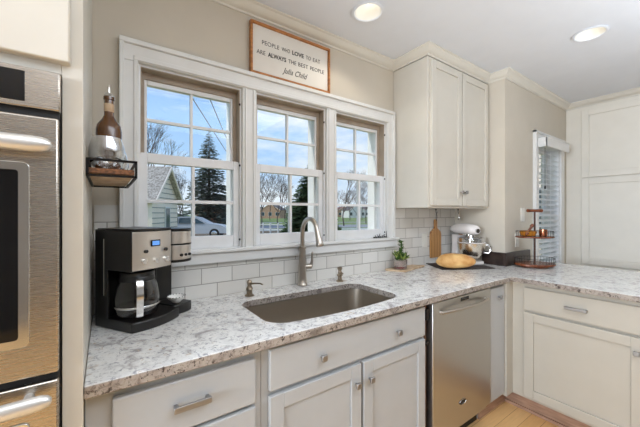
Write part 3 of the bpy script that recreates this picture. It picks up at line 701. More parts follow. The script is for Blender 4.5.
car = build(MB().lathe([(.052, 0), (.070, .006), (.076, .03), (.077, .07), (.070, .11), (.058, .140), (.056, .150)], cc, 36, cap=False), 'carafe', M['coffeeglass'], cm)
build(MB().lathe([(.058, .148), (.060, .152), (.060, .165), (.045, .172), (.004, .173)], cc, 30), 'lid', M['blk'], car)
build(MB().lathe([(.0585, .128), (.0620, .132), (.0600, .146), (.0580, .150)], cc, 30, cap=False), 'collar', M['blk'], car)
build(MB().lathe([(.0775, .034), (.0785, .036), (.0785, .040), (.0775, .042)], cc, 30, cap=False), 'level_band', M['chrome'], car)
build(MB().lathe([(.004, .002), (.066, .004), (.072, .02), (.074, .036), (.004, .037)], cc, 30), 'coffee', mat('coffee', sh((30, 17, 10)), .1), car)
d_ = Vector((-.52, -.85, 0)).normalized(); sd_ = Vector((d_.y, -d_.x, 0)); c3_ = Vector((cc[0], cc[1], 0))
rs = []
for z_, o_ in ((.178, .052), (.182, .095), (.165, .107), (.12, .108), (.07, .102), (.052, .098)):
    q_ = c3_ + d_ * o_ + Vector((0, 0, z_)); rs.append([q_ + sd_ * .011 + d_ * .006, q_ - sd_ * .011 + d_ * .006, q_ - sd_ * .011 - d_ * .006, q_ + sd_ * .011 - d_ * .006])
hd = build(MB().rings(rs), 'handle', M['chrome'], car, bev=.003)
# dish on the drip tray
T = Matrix.Translation(cm.location) @ Matrix.Rotation(R(32), 4, 'Z')
dp = T @ Vector((.246, .062, .041))
ds = thing('small_dish', 'little white patterned dish on the coffee maker drip tray', 'dish', dp)
build(MB().lathe([(.016, 0), (.018, .003), (.034, .018), (.038, .026), (.036, .027), (.030, .018), (.015, .006), (.003, .005)], dp, 28), 'bowl', M['white'], ds)
mb = MB()
for i in range(18):
    a = 2 * pi * i / 18; mb.ball((dp.x + .0365 * cos(a), dp.y + .0365 * sin(a), dp.z + .0265), .0028, .0028, .002, 6)
build(mb, 'rim_pattern', M['blk'], ds)

# ================================================================== WALL SHELF WITH BOTTLE AND GLASSES
sx0, sx1, sy0, sy1 = XT + .001, .076, Y(1.055), Y(1.49)
c = thing('wall_shelf', 'small wood and black metal shelf fixed to the oven tower side', 'shelf', (sx0, sy0, 1.45))
mb = MB(); rr_ = .0032
for z_ in (1.447, 1.491):
    mb.box(sx0, sx1, sy0 - rr_, sy0 + rr_, z_ - rr_, z_ + rr_); mb.box(sx0, sx1, sy1 - rr_, sy1 + rr_, z_ - rr_, z_ + rr_)
    mb.box(sx1 - rr_, sx1 + rr_, sy0 - rr_, sy1 + rr_, z_ - rr_, z_ + rr_); mb.box(sx0, sx0 + 2 * rr_, sy0, sy1, z_ - rr_, z_ + rr_)
for x_, y_ in ((sx0 + rr_, sy0), (sx1, sy0), (sx0 + rr_, sy1), (sx1, sy1)): mb.box(x_ - rr_, x_ + rr_, y_ - rr_, y_ + rr_, 1.447, 1.491)
build(mb, 'metal_frame', M['iron'], c)
build(B(sx0 + .004, sx1 - .004, sy0 + .004, sy1 - .004, 1.4530, 1.468), 'board', M['shelfwood'], c, bev=.001)
build(B(sx0 + .006, sx1 - .006, sy0 + .012, sy1 - .006, 1.4505, 1.4528), 'underside_panel', M['stone_tile'], c)
bp_ = Vector((.012, Y(1.265), 1.4685))
bt_ = thing('wine_bottle', 'brown glass wine bottle with pourer standing on the small wall shelf', 'bottle', bp_)
build(MB().lathe([(.034, 0), (.0375, .004), (.0375, .150), (.035, .168), (.022, .188), (.0145, .203), (.0135, .255), (.016, .257), (.016, .267), (.0135, .268)], bp_, 28), 'body', M['bottleglass'], bt_)
build(MB().lathe([(.0142, .215), (.0146, .216), (.0146, .242), (.0142, .243)], bp_, 20, cap=False), 'neck_label', M['stone_tile'], bt_)
build(MB().lathe([(.014, .266), (.015, .272), (.010, .279), (.005, .281), (.004, .303), (.003, .306)], bp_, 14), 'pourer', M['chrome'], bt_)
gl = [(.006, 1.115, 'stemless clear glass at the front of the small shelf'), (.028, 1.345, 'stemless clear glass directly behind the brown bottle on the shelf'), (.030, 1.435, 'stemless clear glass farthest in on the small shelf, next to the window')]
g0 = None
for gx, gd, lb in gl:
    if g0 is None:
        g0 = thing('stemless_glass', lb, 'glass', (gx, Y(gd), 1.4685), group='stemless glasses on the wall shelf')
        mb = MB(); mb.lathe([(.004, .004), (.022, .005), (.038, .018), (.0445, .042), (.043, .065), (.037, .090), (.0355, .096), (.0365, .096), (.038, .090), (.0445, .066), (.046, .042), (.039, .015), (.023, .001), (.004, 0)], (gx, Y(gd), 1.4685), 32)
        build(mb, 'bowl', M['clear'], g0)
    else:
        g1 = copy_tree(g0); g1.location = (gx, Y(gd), 1.4685); g1['label'] = lb

# ================================================================== RIGHT-HAND COUNTER ITEMS
# stone tray and planter
tr = MB(); tr.prism([(1.70, Y(1.575)), (1.775, Y(1.455)), (2.095, Y(1.525)), (2.03, Y(1.598)), (1.72, Y(1.598))], .9155, .928)
tag(build(tr, 'serving_board', M['stone_tile'], bev=.002), 'flat tan stone board under the potted succulent', 'board')
pc = Vector((1.800, Y(1.525), .9285))
c = thing('potted_succulent', 'green succulents in a clear glass pot of red pebbles on the stone board', 'plant', pc)
build(MB().lathe([(.040, 0), (.050, .004), (.053, .07), (.050, .07), (.047, .008), (.004, .006)], pc, 28), 'pot', thin_glass('pot_glass', (.86, .8, .78), .16), c)
mb = MB(); mb.lathe([(.044, .006), (.0455, .02), (.004, .026)], pc, 20); build(mb, 'pebbles', M['soil'], c)
mb = MB(); mb.lathe([(.0458, .021), (.0472, .062), (.004, .068)], pc, 20); build(mb, 'gravel', M['plate'], c)
rnd = random.Random(3)
def leaf(mb, p, az, el, ln, wd):
    d = Vector((cos(az) * cos(el), sin(az) * cos(el), sin(el))); s_ = Vector((-sin(az), cos(az), 0)); u_ = d.cross(s_)
    rs = []
    for t_, w_ in ((0, .35), (.35, 1), (.7, .8), (1, .08)):
        q = Vector(p) + d * ln * t_ + Vector((0, 0, .12 * ln * t_ * t_)); rs.append([q + s_ * wd * w_, q + u_ * wd * .4 * w_, q - s_ * wd * w_, q - u_ * wd * .4 * w_])
    mb.rings(rs)
mb = MB(); mb2 = MB()
for cx_, cy_, hh in ((0, 0, .02), (.028, -.02, 0), (-.03, .0, 0), (.0, .03, .01), (-.005, -.032, .0)):
    for k in range(22):
        a = rnd.uniform(0, 2 * pi); el = rnd.uniform(.1, 1.3); t_ = mb2 if rnd.random() < .35 else mb
        leaf(t_, (pc.x + cx_, pc.y + cy_, pc.z + .066 + hh + .02 * rnd.random()), a, el, rnd.uniform(.03, .055), .008)
for k in range(75):
    h_ = rnd.uniform(.07, .205); a = rnd.uniform(0, 2 * pi); leaf(mb, (pc.x + .012 * (h_ > .1), pc.y, pc.z + h_), a, rnd.uniform(0, .9), .028 - .05 * abs(h_ - .17), .006)
mb.tube([(pc.x, pc.y, pc.z + .06), (pc.x + .012, pc.y, pc.z + .13), (pc.x + .014, pc.y, pc.z + .21)], .006, 8)
build(mb, 'foliage', M['leaf'], c); build(mb2, 'rosette', M['leafy'], c)

# hanging cutting board
bx, by = 2.335, -.020
c = thing('cutting_board', 'narrow acacia cutting board hanging from the wall cabinet in front of the tiles', 'cutting board', (bx, by, 1.15))
ol = [(-.068, 0), (.068, 0), (.074, .010), (.074, .20), (.066, .222), (.040, .238), (.020, .25), (.016, .275), (.017, .315), (.010, .328), (-.010, .328), (-.017, .315), (-.016, .275), (-.020, .25), (-.040, .238), (-.066, .222), (-.074, .20), (-.074, .010)]
T = Matrix.Translation((bx, by + .008, .962)) @ Matrix.Rotation(R(90), 4, 'X')
build(MB().prism(ol, 0, .014, T), 'board', M['board'], c, bev=.002)
mb = MB(); mb.tube([(bx, by - .009, 1.275), (bx - .008, by - .010, 1.31), (bx, by - .008, 1.345), (bx + .008, by - .010, 1.31)], .0018, 6, closed=True); build(mb, 'cord', M['iron'], c)
def hook(x, y, lb):
    mb = MB(); mb.cyl((x, y, 1.380), (x, y, 1.366), .006, .004, 10); mb.tube([(x, y, 1.368), (x, y, 1.350), (x + .010, y, 1.340), (x + .018, y, 1.348), (x + .018, y, 1.356)], .002, 8)
    tag(build(mb, 'cup_hook', M['iron']), lb, 'hook', 'hooks under the wall cabinet')
hook(bx - .004, by - .006, 'small metal hook under the wall cabinet holding the cutting board')
hook(2.53, Y(1.50), 'small metal hook under the wall cabinet above the stand mixer')
mb = MB(); mb.tube([(2.548, Y(1.50), 1.352), (2.545, Y(1.50), 1.33), (2.548, Y(1.50), 1.30)], [.003, .006, .010], 10); mb.ball((2.548, Y(1.50), 1.292), .014, .014, .012, 12)
tag(build(mb, 'tea_strainer', M['chrome']), 'small metal strainer hanging from the hook above the mixer', 'utensil')

# slate mat and loaf
ang = math.atan2(-.208, .365)
mt = MB(); mc = Vector((2.335, Y(1.377), 0)); T = Matrix.Translation((mc.x, mc.y, 0)) @ Matrix.Rotation(ang, 4, 'Z')
mt.box(-.212, .212, -.142, .142, .9155, .9215, T)
tag(build(mt, 'slate_board', M['slate'], bev=.001), 'dark slate board lying on the granite under the bread', 'serving board')
mb = MB(); T = Matrix.Translation((2.205, Y(1.325), .9225)) @ Matrix.Rotation(ang - R(4), 4, 'Z')
rs = []; k = 20
for i in range(k + 1):
    t_ = -1 + 2 * i / k; s_ = max(.04, (1 - abs(t_) ** 2.6)) ** .55; ring = []
    for j in range(24):
        a = 2 * pi * j / 24; zz = sin(a); z_ = .048 + (.062 if zz > 0 else .048) * zz * s_ * (1 - .10 * t_)
        p_ = Vector((.150 * t_, .082 * cos(a) * s_, z_ if zz > 0 else max(z_, .0)))
        p_ *= 1 + .03 * mnoise.noise(p_ * 22); ring.append(T @ Vector((p_.x, p_.y, max(p_.z, 0))))
    rs.append(ring)
mb.rings(rs)
tag(build(mb, 'bread_loaf', M['bread'], ang=70), 'golden crusty oval loaf on the dark slate board', 'bread')

# stand mixer (local axes: -y is forward)
mxr = thing('stand_mixer', 'white stand mixer with steel bowl and clear pouring shield in the niche corner', 'mixer', (2.523, Y(1.425), .9222), R(-22), local=True)
mb = MB(); pl = [(-.075, .13), (-.06, .16), (.06, .16), (.075, .13), (.062, .04), (.085, -.04), (.085, -.11), (.05, -.145), (-.05, -.145), (-.085, -.11), (-.085, -.04), (-.062, .04)]
mb.prism(pl, 0, .028); base_ = build(mb, 'base', M['mixer'], mxr, bev=.010, seg=3)
rs = []
for z_, a_, b_, yo in ((.02, .058, .060, .105), (.06, .050, .050, .11), (.14, .045, .045, .11), (.20, .050, .055, .10), (.235, .055, .07, .085)):
    rs.append([(a_ * cos(t_), yo + b_ * sin(t_), z_) for t_ in [2 * pi * i / 20 for i in range(20)]])
build(MB().rings(rs), 'column', M['mixer'], mxr)
rs = []
for yy, rx, rz, zo in ((.175, .012, .012, .285), (.170, .038, .030, .283), (.150, .055, .044, .281), (.10, .064, .053, .279), (.03, .066, .056, .278), (-.05, .064, .054, .278), (-.11, .058, .050, .277), (-.145, .048, .042, .276), (-.160, .034, .030, .275), (-.165, .01, .010, .275)):
    rs.append([(rx * cos(t_), yy * (.80 if yy < 0 else .9), zo + rz * sin(t_) * (1 if sin(t_) > 0 else .8)) for t_ in [2 * pi * i / 24 for i in range(24)]])
head = build(MB().rings(rs), 'head', M['mixer'], mxr)
mb = MB()
ol = [(.0665 * cos(t_), .02 + .150 * sin(t_)) for t_ in [2 * pi * i / 36 for i in range(36)]]
build(MB().prism([(x_ * 1.0, y_ * .76 + .005) for x_, y_ in ol], .238, .246), 'trim_band', M['chrome'], head)
build(MB().cyl((0, -.130, .277), (0, -.143, .277), .018, .017, 18), 'hub_cap', M['chrome'], head)
build(MB().cyl((.060, -.08, .277), (.074, -.08, .277), .009, .008, 12), 'lock_knob', M['blk'], head)
build(MB().lathe([(.030, .215), (.028, .235), (.028, .245)], (0, -.065, 0), 20), 'planetary', M['chrome'], head)
bc = (0, -.065, .0)
bowl = build(MB().lathe([(.042, .030), (.044, .040), (.040, .046), (.070, .060), (.092, .09), (.103, .13), (.107, .172), (.110, .173), (.107, .176), (.1035, .172), (.10, .13), (.088, .09), (.06, .062), (.004, .056)], bc, 36), 'bowl', mat('bowl_steel', sh((236, 228, 214)), .22, 1), mxr)
hv = Vector((.92, -.4, 0)).normalized(); h0 = Vector(bc)
pts = [h0 + hv * o_ + Vector((0, 0, z_)) for o_, z_ in ((.104, .155), (.128, .158), (.146, .14), (.146, .11), (.132, .09), (.096, .095))]
build(MB().tube(pts, .0065, 8), 'handle', M['chrome'], bowl)
sh_ = build(MB().lathe([(.098, .178), (.104, .178), (.106, .215), (.096, .218), (.092, .213), (.095, .181)], bc, 32), 'pouring_shield', M['clear'], mxr)
mb = MB(); mb.lathe([(.1045, .1765), (.110, .177), (.110, .182), (.1045, .1825)], bc, 32, cap=False); build(mb, 'shield_ring', M['mixer'], sh_)

# tiered stand
tp = Vector((2.810, Y(1.018), .9155))
c = thing('tiered_stand', 'two-tier cherry wood serving stand with wire rails at the peninsula corner', 'tiered tray', tp)
oval = lambda rx, ry, k=40: [(tp.x + rx * cos(2 * pi * i / k), tp.y + ry * sin(2 * pi * i / k)) for i in range(k)]
ST = Matrix.Translation(tp) @ Matrix.Rotation(R(-30), 4, 'Z') @ Matrix.Translation(-tp)
ro = lambda pts, z: [tuple((ST @ Vector((p[0], p[1], 0)))[:2]) + (z,) for p in pts]
def disc(rx, ry, z0, z1): return MB().prism([p[:2] for p in ro(oval(rx, ry), 0)], z0, z1)
build(disc(.10, .085, tp.z, tp.z + .012), 'foot', M['redwood'], c, bev=.003)
build(disc(.152, .116, tp.z + .013, tp.z + .030), 'lower_tray', M['redwood'], c, bev=.004)
build(disc(.142, .110, tp.z + .232, tp.z + .244), 'upper_tray', M['redwood'], c, bev=.004)
build(MB().cyl((tp.x, tp.y, tp.z + .03), (tp.x, tp.y, tp.z + .44), .008, .007, 12), 'pole', mat('dark_pole', sh((70, 42, 28)), .4, .4), c)
T = ST @ Matrix.Translation((tp.x, tp.y, tp.z + .447))
build(MB().tube([T @ Vector((x_, 0, 0)) for x_ in (-.064, -.062, 0, .062, .064)], [.010, .013, .0115, .013, .010], 14), 'grip', M['redwood'], c)
def rail(rx, ry, z, h, m_):
    mb = MB(); P_ = ro(oval(rx, ry, 36), z + h); mb.tube(P_, .0018, 6, closed=True); P2 = ro(oval(rx, ry, 36), z)
    for a_, b_ in zip(P_, P2): mb.cyl(a_, b_, .0010, seg=4)
    return build(mb, 'wire_rail', M['iron'], c)
rail(.147, .111, tp.z + .030, .040, 0); rail(.137, .105, tp.z + .244, .040, 0)
tz = tp.z + .2445
def onst(u, v): return ST @ Vector((tp.x + u, tp.y + v, 0))
p_ = onst(-.066, -.01); q = (p_.x, p_.y, tz)
tag(build(MB().lathe([(.030, 0), (.050, .006), (.058, .030), (.056, .042), (.052, .042), (.053, .03), (.046, .010), (.004, .006)], q, 26), 'amber_bowl', M['amber']), 'shallow amber glass bowl on the stand upper tier', 'bowl')
p_ = onst(.034, -.045); q = (p_.x, p_.y, tz)
tag(build(MB().lathe([(.020, 0), (.026, .003), (.029, .03), (.027, .055), (.024, .055), (.025, .03), (.020, .006), (.004, .005)], q, 22), 'copper_cup', M['copper']), 'small copper cup beside the pole on the stand upper tier', 'cup')
p_ = onst(-.118, -.045); q = Vector((p_.x, p_.y, tz))
mb = MB(); u_ = ST.to_3x3() @ Vector((.55, 0, .8)).normalized(); mb.tube([q + u_ * t_ for t_ in (0.012, .03, .06, .085, .10, .115)], [.008, .012, .009, .008, .013, .009], 12)
tag(build(mb, 'wooden_pestle', M['redwood']), 'short brown wooden pestle leaning up out of the upper tier', 'pestle')

# dark twig ornament on the sill
mb = MB(); zz = WZ0 + .005; yy = -.012; rnd = random.Random(8)
for k in range(7):
    x_ = 1.60 + .022 * k + rnd.uniform(-.004, .004)
    mb.tube([(x_, yy, zz + .002), (x_ + rnd.uniform(-.015, .02), yy + rnd.uniform(-.008, .008), zz + .014), (x_ + rnd.uniform(-.02, .03), yy, zz + rnd.uniform(.02, .032))], .0022, 6)
    mb.ball((x_ + .006, yy, zz + .006), .007, .006, .006, 8)
mb.tube([(1.735, yy, zz), (1.733, yy, zz + .03), (1.738, yy, zz + .06)], [.004, .002, .003], 6); mb.tube([(1.60, yy, zz + .004), (1.76, yy, zz + .004)], .0025, 6)
tag(build(mb, 'twig_ornament', M['iron']), 'dark wiry twig ornament on the right end of the window sill', 'ornament')

# ================================================================== OUTSIDE
GZ = -.35
M['grass'] = vary(mat('lawn', rough=.9), .6, sh((104, 128, 62)), sh((136, 150, 84)), mapscale=(1, 1, 1))
M['road'] = vary(mat('asphalt', rough=.9), 1.5, sh((138, 138, 142)), sh((160, 160, 164)))
M['concrete'] = vary(mat('pale_concrete', rough=.9), 2, sh((196, 198, 202)), sh((214, 216, 220)))
M['mulch'] = vary(mat('dry_ground', rough=.95), 1.2, sh((96, 86, 72)), sh((128, 112, 92)))
M['bark'] = vary(mat('bark', rough=.9), 4, sh((74, 64, 58)), sh((104, 92, 84)))
M['needle'] = vary(mat('spruce_needles', rough=.8), 2.2, sh((84, 98, 88)), sh((146, 156, 142)))
M['needle2'] = vary(mat('arborvitae', rough=.8), 3, sh((56, 82, 54)), sh((104, 130, 86)))
M['siding'] = vary(mat('white_siding', rough=.6), 3, sh((252, 234, 218)), sh((254, 240, 226)))
M['sideshadow'] = mat('siding_shadow_gap', sh((150, 148, 144)), .8)
M['shingle'] = vary(mat('grey_shingle', rough=.9), 14, sh((140, 130, 120)), sh((206, 196, 184)), detail=8)
M['carpaint'] = mat('silver_car_paint', sh((206, 210, 214)), .3, .15)
M['tyre'] = mat('tyre', sh((28, 28, 30)), .7)
M['carglass'] = mat('car_glass', sh((60, 78, 84)), .08)

def quad(x0, x1, y0, y1, z, m_, name, thick=.05): return struct(B(x0, x1, y0, y1, z - thick, z), name, m_)
struct(B(-90, 260, .65, 320, GZ - .3, GZ), 'ground', M['grass'])
# dirs: street runs roughly across the view
SA = R(-20); SD = Vector((cos(SA), sin(SA), 0)); SN = Vector((-sin(SA), cos(SA), 0))
def strip(u0, u1, v0, v1, z, m_, name):
    pts = [SD * u + SN * v for u, v in ((u0, v0), (u1, v0), (u1, v1), (u0, v1))]
    return struct(MB().prism([(p.x, p.y) for p in pts], z - .03, z), name, m_)
strip(-60, 130, 33, 42, GZ + .02, M['road'], 'road')
strip(-60, 130, 29, 30.6, GZ + .025, M['concrete'], 'sidewalk')
strip(-12, 9, 15.5, 28.5, GZ + .015, M['mulch'], 'ground_bed')
strip(14, 18, 12, 29, GZ + .018, M['concrete'], 'path')
strip(-60, 130, 52, 56, GZ + .018, M['road'], 'road_far')

def px(x, depth):           # ground point seen along a bearing
    a = (x - 320) / 306.5; yw = R(35.085)
    return Vector((depth * (sin(yw) + a * cos(yw)), depth * (cos(yw) - a * sin(yw)) - W, GZ))

# house next door: a small white gable
def gable_house(name, loc, rot, w_, dp, eave, ridge, mw, mr, label, wins_=(), sid=.12):
    h = thing(name, label, 'house', loc, rot, 'houses seen through the windows', local=True)
    mb = MB(); T = Matrix.Rotation(R(90), 4, 'X')
    prof_ = [(-w_ / 2, 0), (w_ / 2, 0), (w_ / 2, eave), (0, ridge), (-w_ / 2, eave)]
    mb.prism(prof_, -dp, 0, T)
    z_ = .1; sidl = []
    while sid and z_ < ridge - .15:
        hw = w_ / 2 if z_ < eave else w_ / 2 * (ridge - z_) / (ridge - eave)
        sidl.append((hw, z_)); z_ += sid
    build(mb, 'wall', mw, h)
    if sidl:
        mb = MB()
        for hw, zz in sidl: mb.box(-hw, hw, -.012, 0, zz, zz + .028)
        build(mb, 'clapboard_shadow_line', M['sideshadow'], h)  # grey bars stand for the shadow lines between boards
    mb = MB(); ov_ = .18; sl = (ridge - eave) / (w_ / 2)
    for s_ in (-1, 1):
        a_ = (s_ * (w_ / 2 + ov_), eave - sl * ov_); b_ = (0, ridge)
        pr = [a_, b_, (b_[0], b_[1] + .12), (a_[0], a_[1] + .12)]
        if s_ > 0: pr = pr[::-1]
        mb.prism(pr, -dp - .2, .2, T)
    build(mb, 'roof', mr, h)
    mb = MB()
    for s_ in (-1, 1):
        a_ = (s_ * (w_ / 2 + ov_), eave - sl * ov_ - .02); b_ = (0, ridge - .02)
        pr = [a_, b_, (b_[0], b_[1] + .13), (a_[0], a_[1] + .13)]
        if s_ > 0: pr = pr[::-1]
        mb.prism(pr, .2, .24, T)
    build(mb, 'rake_board', M['siding'], h)
    for (a_, b_, z0, z1) in wins_:
        f = build(B(a_ - .06, b_ + .06, -.05, .0, z0 - .06, z1 + .06), 'window', M['trim'], h); build(B(a_, b_, -.06, -.04, z0, z1), 'pane', M['carglass'], f)
    return h
hp = px(166, 12.6)
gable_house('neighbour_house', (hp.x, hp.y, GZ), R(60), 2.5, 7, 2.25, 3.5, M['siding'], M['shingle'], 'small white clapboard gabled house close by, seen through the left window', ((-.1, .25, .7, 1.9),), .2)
gable_house('neighbour_house', (9.2, 2.9, GZ), R(-90), 4.2, 5, 3.3, 4.6, M['siding'], M['shingle'], 'added white clapboard outbuilding, a bright backdrop behind the slats of the right-hand blind', ((.6, 1.4, 1.2, 2.3),), .2)  # invented building, put in to brighten the gaps of the blind
# silver car
def car(loc, rot, label):
    c = thing('car', label, 'car', loc, rot, local=True)
    side = [(-2.25, .32), (-2.30, .75), (-2.22, .98), (-1.95, 1.32), (-1.5, 1.46), (-.3, 1.50), (.25, 1.42), (1.0, 1.0), (1.85, .88), (2.2, .72), (2.28, .35)]
    rs = []
    for y_, s_ in ((-.86, .93), (-.88, 1), (.88, 1), (.86, .93)):
        rs.append([(x_, y_ * (1 if z_ < 1.02 else .84), z_ if s_ == 1 else .35 + (z_ - .35) * .985) for x_, z_ in side])
    mb = MB(); mb.rings(rs); build(mb, 'body', M['carpaint'], c, bev=.04)
    for s_ in (-1, 1):
        mb = MB()
        for pr in ([(-1.85, 1.02), (-1.62, 1.33), (-.95, 1.38), (-.95, 1.02)], [(-.88, 1.02), (-.88, 1.39), (-.28, 1.41), (.0, 1.38), (.0, 1.02)], [(.06, 1.02), (.06, 1.36), (.25, 1.33), (.80, 1.02)]):
            va = [Vector((x_, s_ * (.90 if z_ < 1.1 else .765), z_)) for x_, z_ in pr]; mb.face(va if s_ < 0 else va[::-1]); mb.face([v - Vector((0, s_ * .03, 0)) for v in va])
        build(mb, 'side_window', M['carglass'], c)
        for wx in (-1.38, 1.42):
            wh = build(MB().tube([(wx, s_ * .74, .33), (wx, s_ * .91, .33)], .33, 24), 'wheel', M['tyre'], c, bev=.03)
            build(MB().cyl((wx, s_ * .90, .33), (wx, s_ * .925, .33), .21, .17, 16), 'hubcap', M['chrome'], wh)
    build(B(2.15, 2.27, -.8, -.5, .62, .76), 'headlight', M['white'], c); build(B(2.15, 2.27, .5, .8, .62, .76), 'headlight', M['white'], c)
cp = px(196, 21.5); car((cp.x, cp.y, GZ + .0), R(-28), 'silver estate car parked on the drive, seen through the left window')

# trees
def conifer(loc, h, r, m_, label, seed, layers=26, dense=22, z0=.25):
    rnd = random.Random(seed)
    c = thing('evergreen_tree', label, 'tree', loc, group='evergreens outside', local=True)
    build(MB().tube([(0, 0, -.1), (0, 0, h * .97)], [r * .09, .02], 8), 'trunk', M['bark'], c)
    mb = MB()
    for i in range(layers):
        f = i / (layers - 1); z_ = z0 + (h - z0) * f; rr2 = r * (1 - f) ** .8 + .05
        for j in range(int(dense * (1 - .55 * f)) + 4):
            a = rnd.uniform(0, 2 * pi); ln = rr2 * rnd.uniform(.7, 1.1); dr_ = rnd.uniform(.05, .32) * ln
            d = Vector((cos(a), sin(a), 0)); s_ = Vector((-sin(a), cos(a), 0)); zt = z_ + rnd.uniform(-.5, .5) * h / layers
            n_ = 5
            for q in range(n_):
                t0 = .15 + .85 * q / n_; t1 = t0 + .26; wd_ = ln * .20 * (1.15 - t0)
                p0 = d * ln * t0 + Vector((0, 0, zt - dr_ * t0)); p1 = d * ln * min(t1, 1.02) + Vector((0, 0, zt - dr_ * t1 + .05 * ln))
                mb.face([p0, p1 + s_ * wd_ + Vector((0, 0, rnd.uniform(-.06, .03) * ln)), p1 + d * .06 * ln]); mb.face([p0, p1 + d * .06 * ln, p1 - s_ * wd_ + Vector((0, 0, rnd.uniform(-.06, .03) * ln))])
    build(mb, 'foliage', m_, c, recalc=False)
def bare_tree(loc, h, label, seed, spread=.55, depth=7, r0=.011):
    rnd = random.Random(seed)
    c = thing('bare_tree', label, 'tree', loc, group='leafless trees outside', local=True)
    mb = MB(); tw = MB()
    def grow(p, d, ln, r, lv):
        if lv == 0: return
        t_ = mb if lv > depth - 3 else tw
        mid = p + d * ln * .5 + Vector((rnd.uniform(-1, 1), rnd.uniform(-1, 1), rnd.uniform(-.3, .5))) * ln * .07; e2 = p + d * ln
        t_.tube([p, mid, e2], [r, r * .85, r * .66], 6 if lv > depth - 2 else 3, cap=False)
        nb = 3 if lv > 2 else 4
        for k in range(nb):
            ax_ = Vector((rnd.uniform(-1, 1), rnd.uniform(-1, 1), rnd.uniform(-.2, 1))); nd = (d + ax_.normalized() * spread * rnd.uniform(.7, 1.4)).normalized()
            grow(e2 if k else p + d * ln * .75, nd, ln * rnd.uniform(.62, .82), r * .6, lv - 1)
    grow(Vector((0, 0, -.1)), Vector((0, 0, 1)), h * .27, h * r0, depth)
    build(mb, 'trunk', M['bark'], c); build(tw, 'twigs', M['bark'], c)
def at(x, dep, dz=0): v = px(x, dep); return (v.x, v.y, v.z + dz)
conifer(at(209, 36), 11.6, 3.2, M['needle'], 'tall dark evergreen behind the silver car, left window', 1, 34, 40)
conifer(at(172, 30), 8.0, 1.6, M['needle'], 'smaller pointed evergreen just behind the white gabled house', 2, 22, 18)
conifer(at(238, 40), 7.0, 2.0, M['needle'], 'squat evergreen at the right edge of the left window view', 3, 20, 20)
conifer(at(311, 17), 4.6, 1.8, M['needle2'], 'bushy dark green evergreen filling the middle window right side', 5, 60, 60, .05)
for px_, dep, h_, sd_n, lb in ((150, 18, 8.4, 11, 'leafless tree above the white gabled house roof'), (262, 40, 8.6, 12, 'leafless tree at left of the middle window view'),
        (278, 34, 7.4, 13, 'leafless tree beside the dark evergreen, middle window'), (344, 42, 9.8, 14, 'taller leafless tree at left of the right window view'),
        (357, 60, 8.4, 15, 'leafless tree in the middle of the right window view'), (366, 52, 8.6, 16, 'leafless tree at right of the right window view'), (183, 44, 9, 17, 'leafless tree between the two evergreens, left window')):
    bare_tree(at(px_, dep), h_, lb, sd_n)
bare_tree(at(270, 75), 9, 'distant leafless tree behind the street, middle window', 21)
for px_, dep, sd_n, lb in ((255, 66, 31, 'thin distant leafless tree at the left edge of the middle window'), (285, 60, 32, 'thin distant leafless tree touching the dark evergreen, middle window'), (350, 75, 33, 'thin distant leafless tree left of centre, right window'), (362, 80, 34, 'thin distant leafless tree right of centre, right window'), (180, 42, 35, 'thin leafless tree between the two pointed evergreens')):
    bare_tree(at(px_, dep), 8.5, lb, sd_n)
bare_tree(at(336, 80), 9, 'distant leafless tree behind the street, right window', 22)
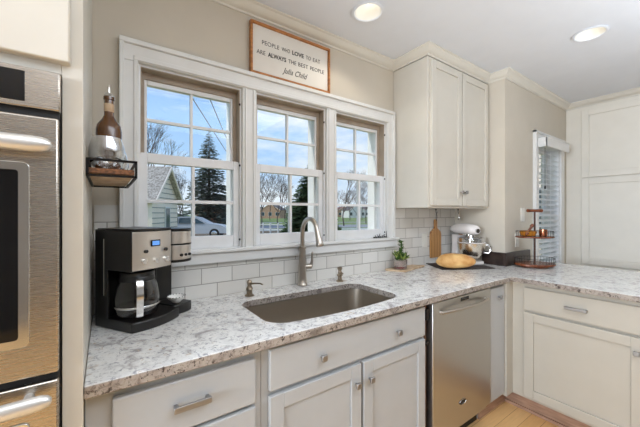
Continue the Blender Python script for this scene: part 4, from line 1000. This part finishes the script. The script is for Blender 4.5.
# far houses
M['tanwall'] = vary(mat('tan_house', rough=.8), 2, sh((176, 140, 116)), sh((190, 156, 130)))
M['whitewall'] = vary(mat('white_house', rough=.8), 2, sh((214, 214, 214)), sh((226, 226, 226)))
M['brick'] = vary(mat('brick_house', rough=.8), 2, sh((120, 78, 66)), sh((142, 96, 82)))
M['roofdark'] = vary(mat('dark_roof', rough=.9), 2, sh((96, 88, 88)), sh((118, 108, 106)))
ww = ((-3.2, -2.0, .9, 2.1), (-.5, .6, .9, 2.1), (2.0, 3.2, .9, 2.1))
for px_, dep, ro_, w_, dp, mw, mr, lb in ((257, 150, 20, 9, 9, M['brick'], M['roofdark'], 'distant brick house at the left of the middle window view'), (270, 105, 15, 7, 8, M['tanwall'], M['roofdark'], 'distant tan house across the street in the middle window'),
        (288, 135, 25, 8, 8, M['whitewall'], M['roofdark'], 'distant white house beside the dark evergreen, middle window'), (345, 150, 40, 9, 9, M['tanwall'], M['brick'], 'distant tan house with reddish roof in the right window'),
        (357, 120, 45, 7, 7, M['whitewall'], M['roofdark'], 'distant white house in the centre of the right window'), (372, 145, 45, 9, 8, M['whitewall'], M['roofdark'], 'distant white house at right edge of the right window'), (206, 60, -20, 9, 8, M['brick'], M['roofdark'], 'brick house behind the silver car in the left window')):
    h_ = gable_house('distant_house', at(px_, dep), R(ro_ - 60), w_, dp, 2.9, 5.0, mw, mr, lb, ww, 0)
# low white fence
def fence(p0, p1, n_, label):
    a_ = Vector(p0); b_ = Vector(p1); c = thing('fence', label, 'fence', a_, local=True); d = b_ - a_
    mb = MB(); mb.tube([Vector((0, 0, .75)), d + Vector((0, 0, .75))], .035, 6); mb.tube([Vector((0, 0, .35)), d + Vector((0, 0, .35))], .035, 6); build(mb, 'rail', M['trim'], c)
    for i in range(n_): build(MB().box(-.05, .05, -.05, .05, 0, .9, Matrix.Translation(d * i / (n_ - 1))), 'post', M['trim'], c)
fence(at(256, 27), at(286, 25), 5, 'low white rail fence on the lawn in the middle window')
# utility pole and wires
pp = Vector(at(244, 60)); c = thing('utility_pole', 'wooden utility pole carrying the overhead wires, behind the window post', 'utility pole', pp, local=True)
mb = MB(); mb.tube([(0, 0, 0), (0, 0, 9.6)], [.16, .11], 10); build(mb, 'pole', M['bark'], c); build(B(-1.1, 1.1, -.06, .06, 8.9, 9.05), 'crossarm', M['bark'], c)
def wire(x_, y_, d_, lb):
    v = px(x_, d_); v.z = 1.34 + (213.4 - y_) * d_ / 306.5; e2 = pp + Vector((0, 0, 9.0)); n_ = 12
    dirv = (v - e2); s0 = v + dirv * .12
    tag(build(MB().tube([e2 + (s0 - e2) * t_ / n_ - Vector((0, 0, .25 * sin(pi * t_ / n_))) for t_ in range(n_ + 1)], .018, 5), 'power_line', M['blk']), lb, 'wire', 'overhead wires')
wire(191.6, 94, 9, 'thin dark overhead wire, the left one of two crossing the left window sky')
wire(210.6, 98, 10, 'thin dark overhead wire, the right one of two crossing the left window sky')
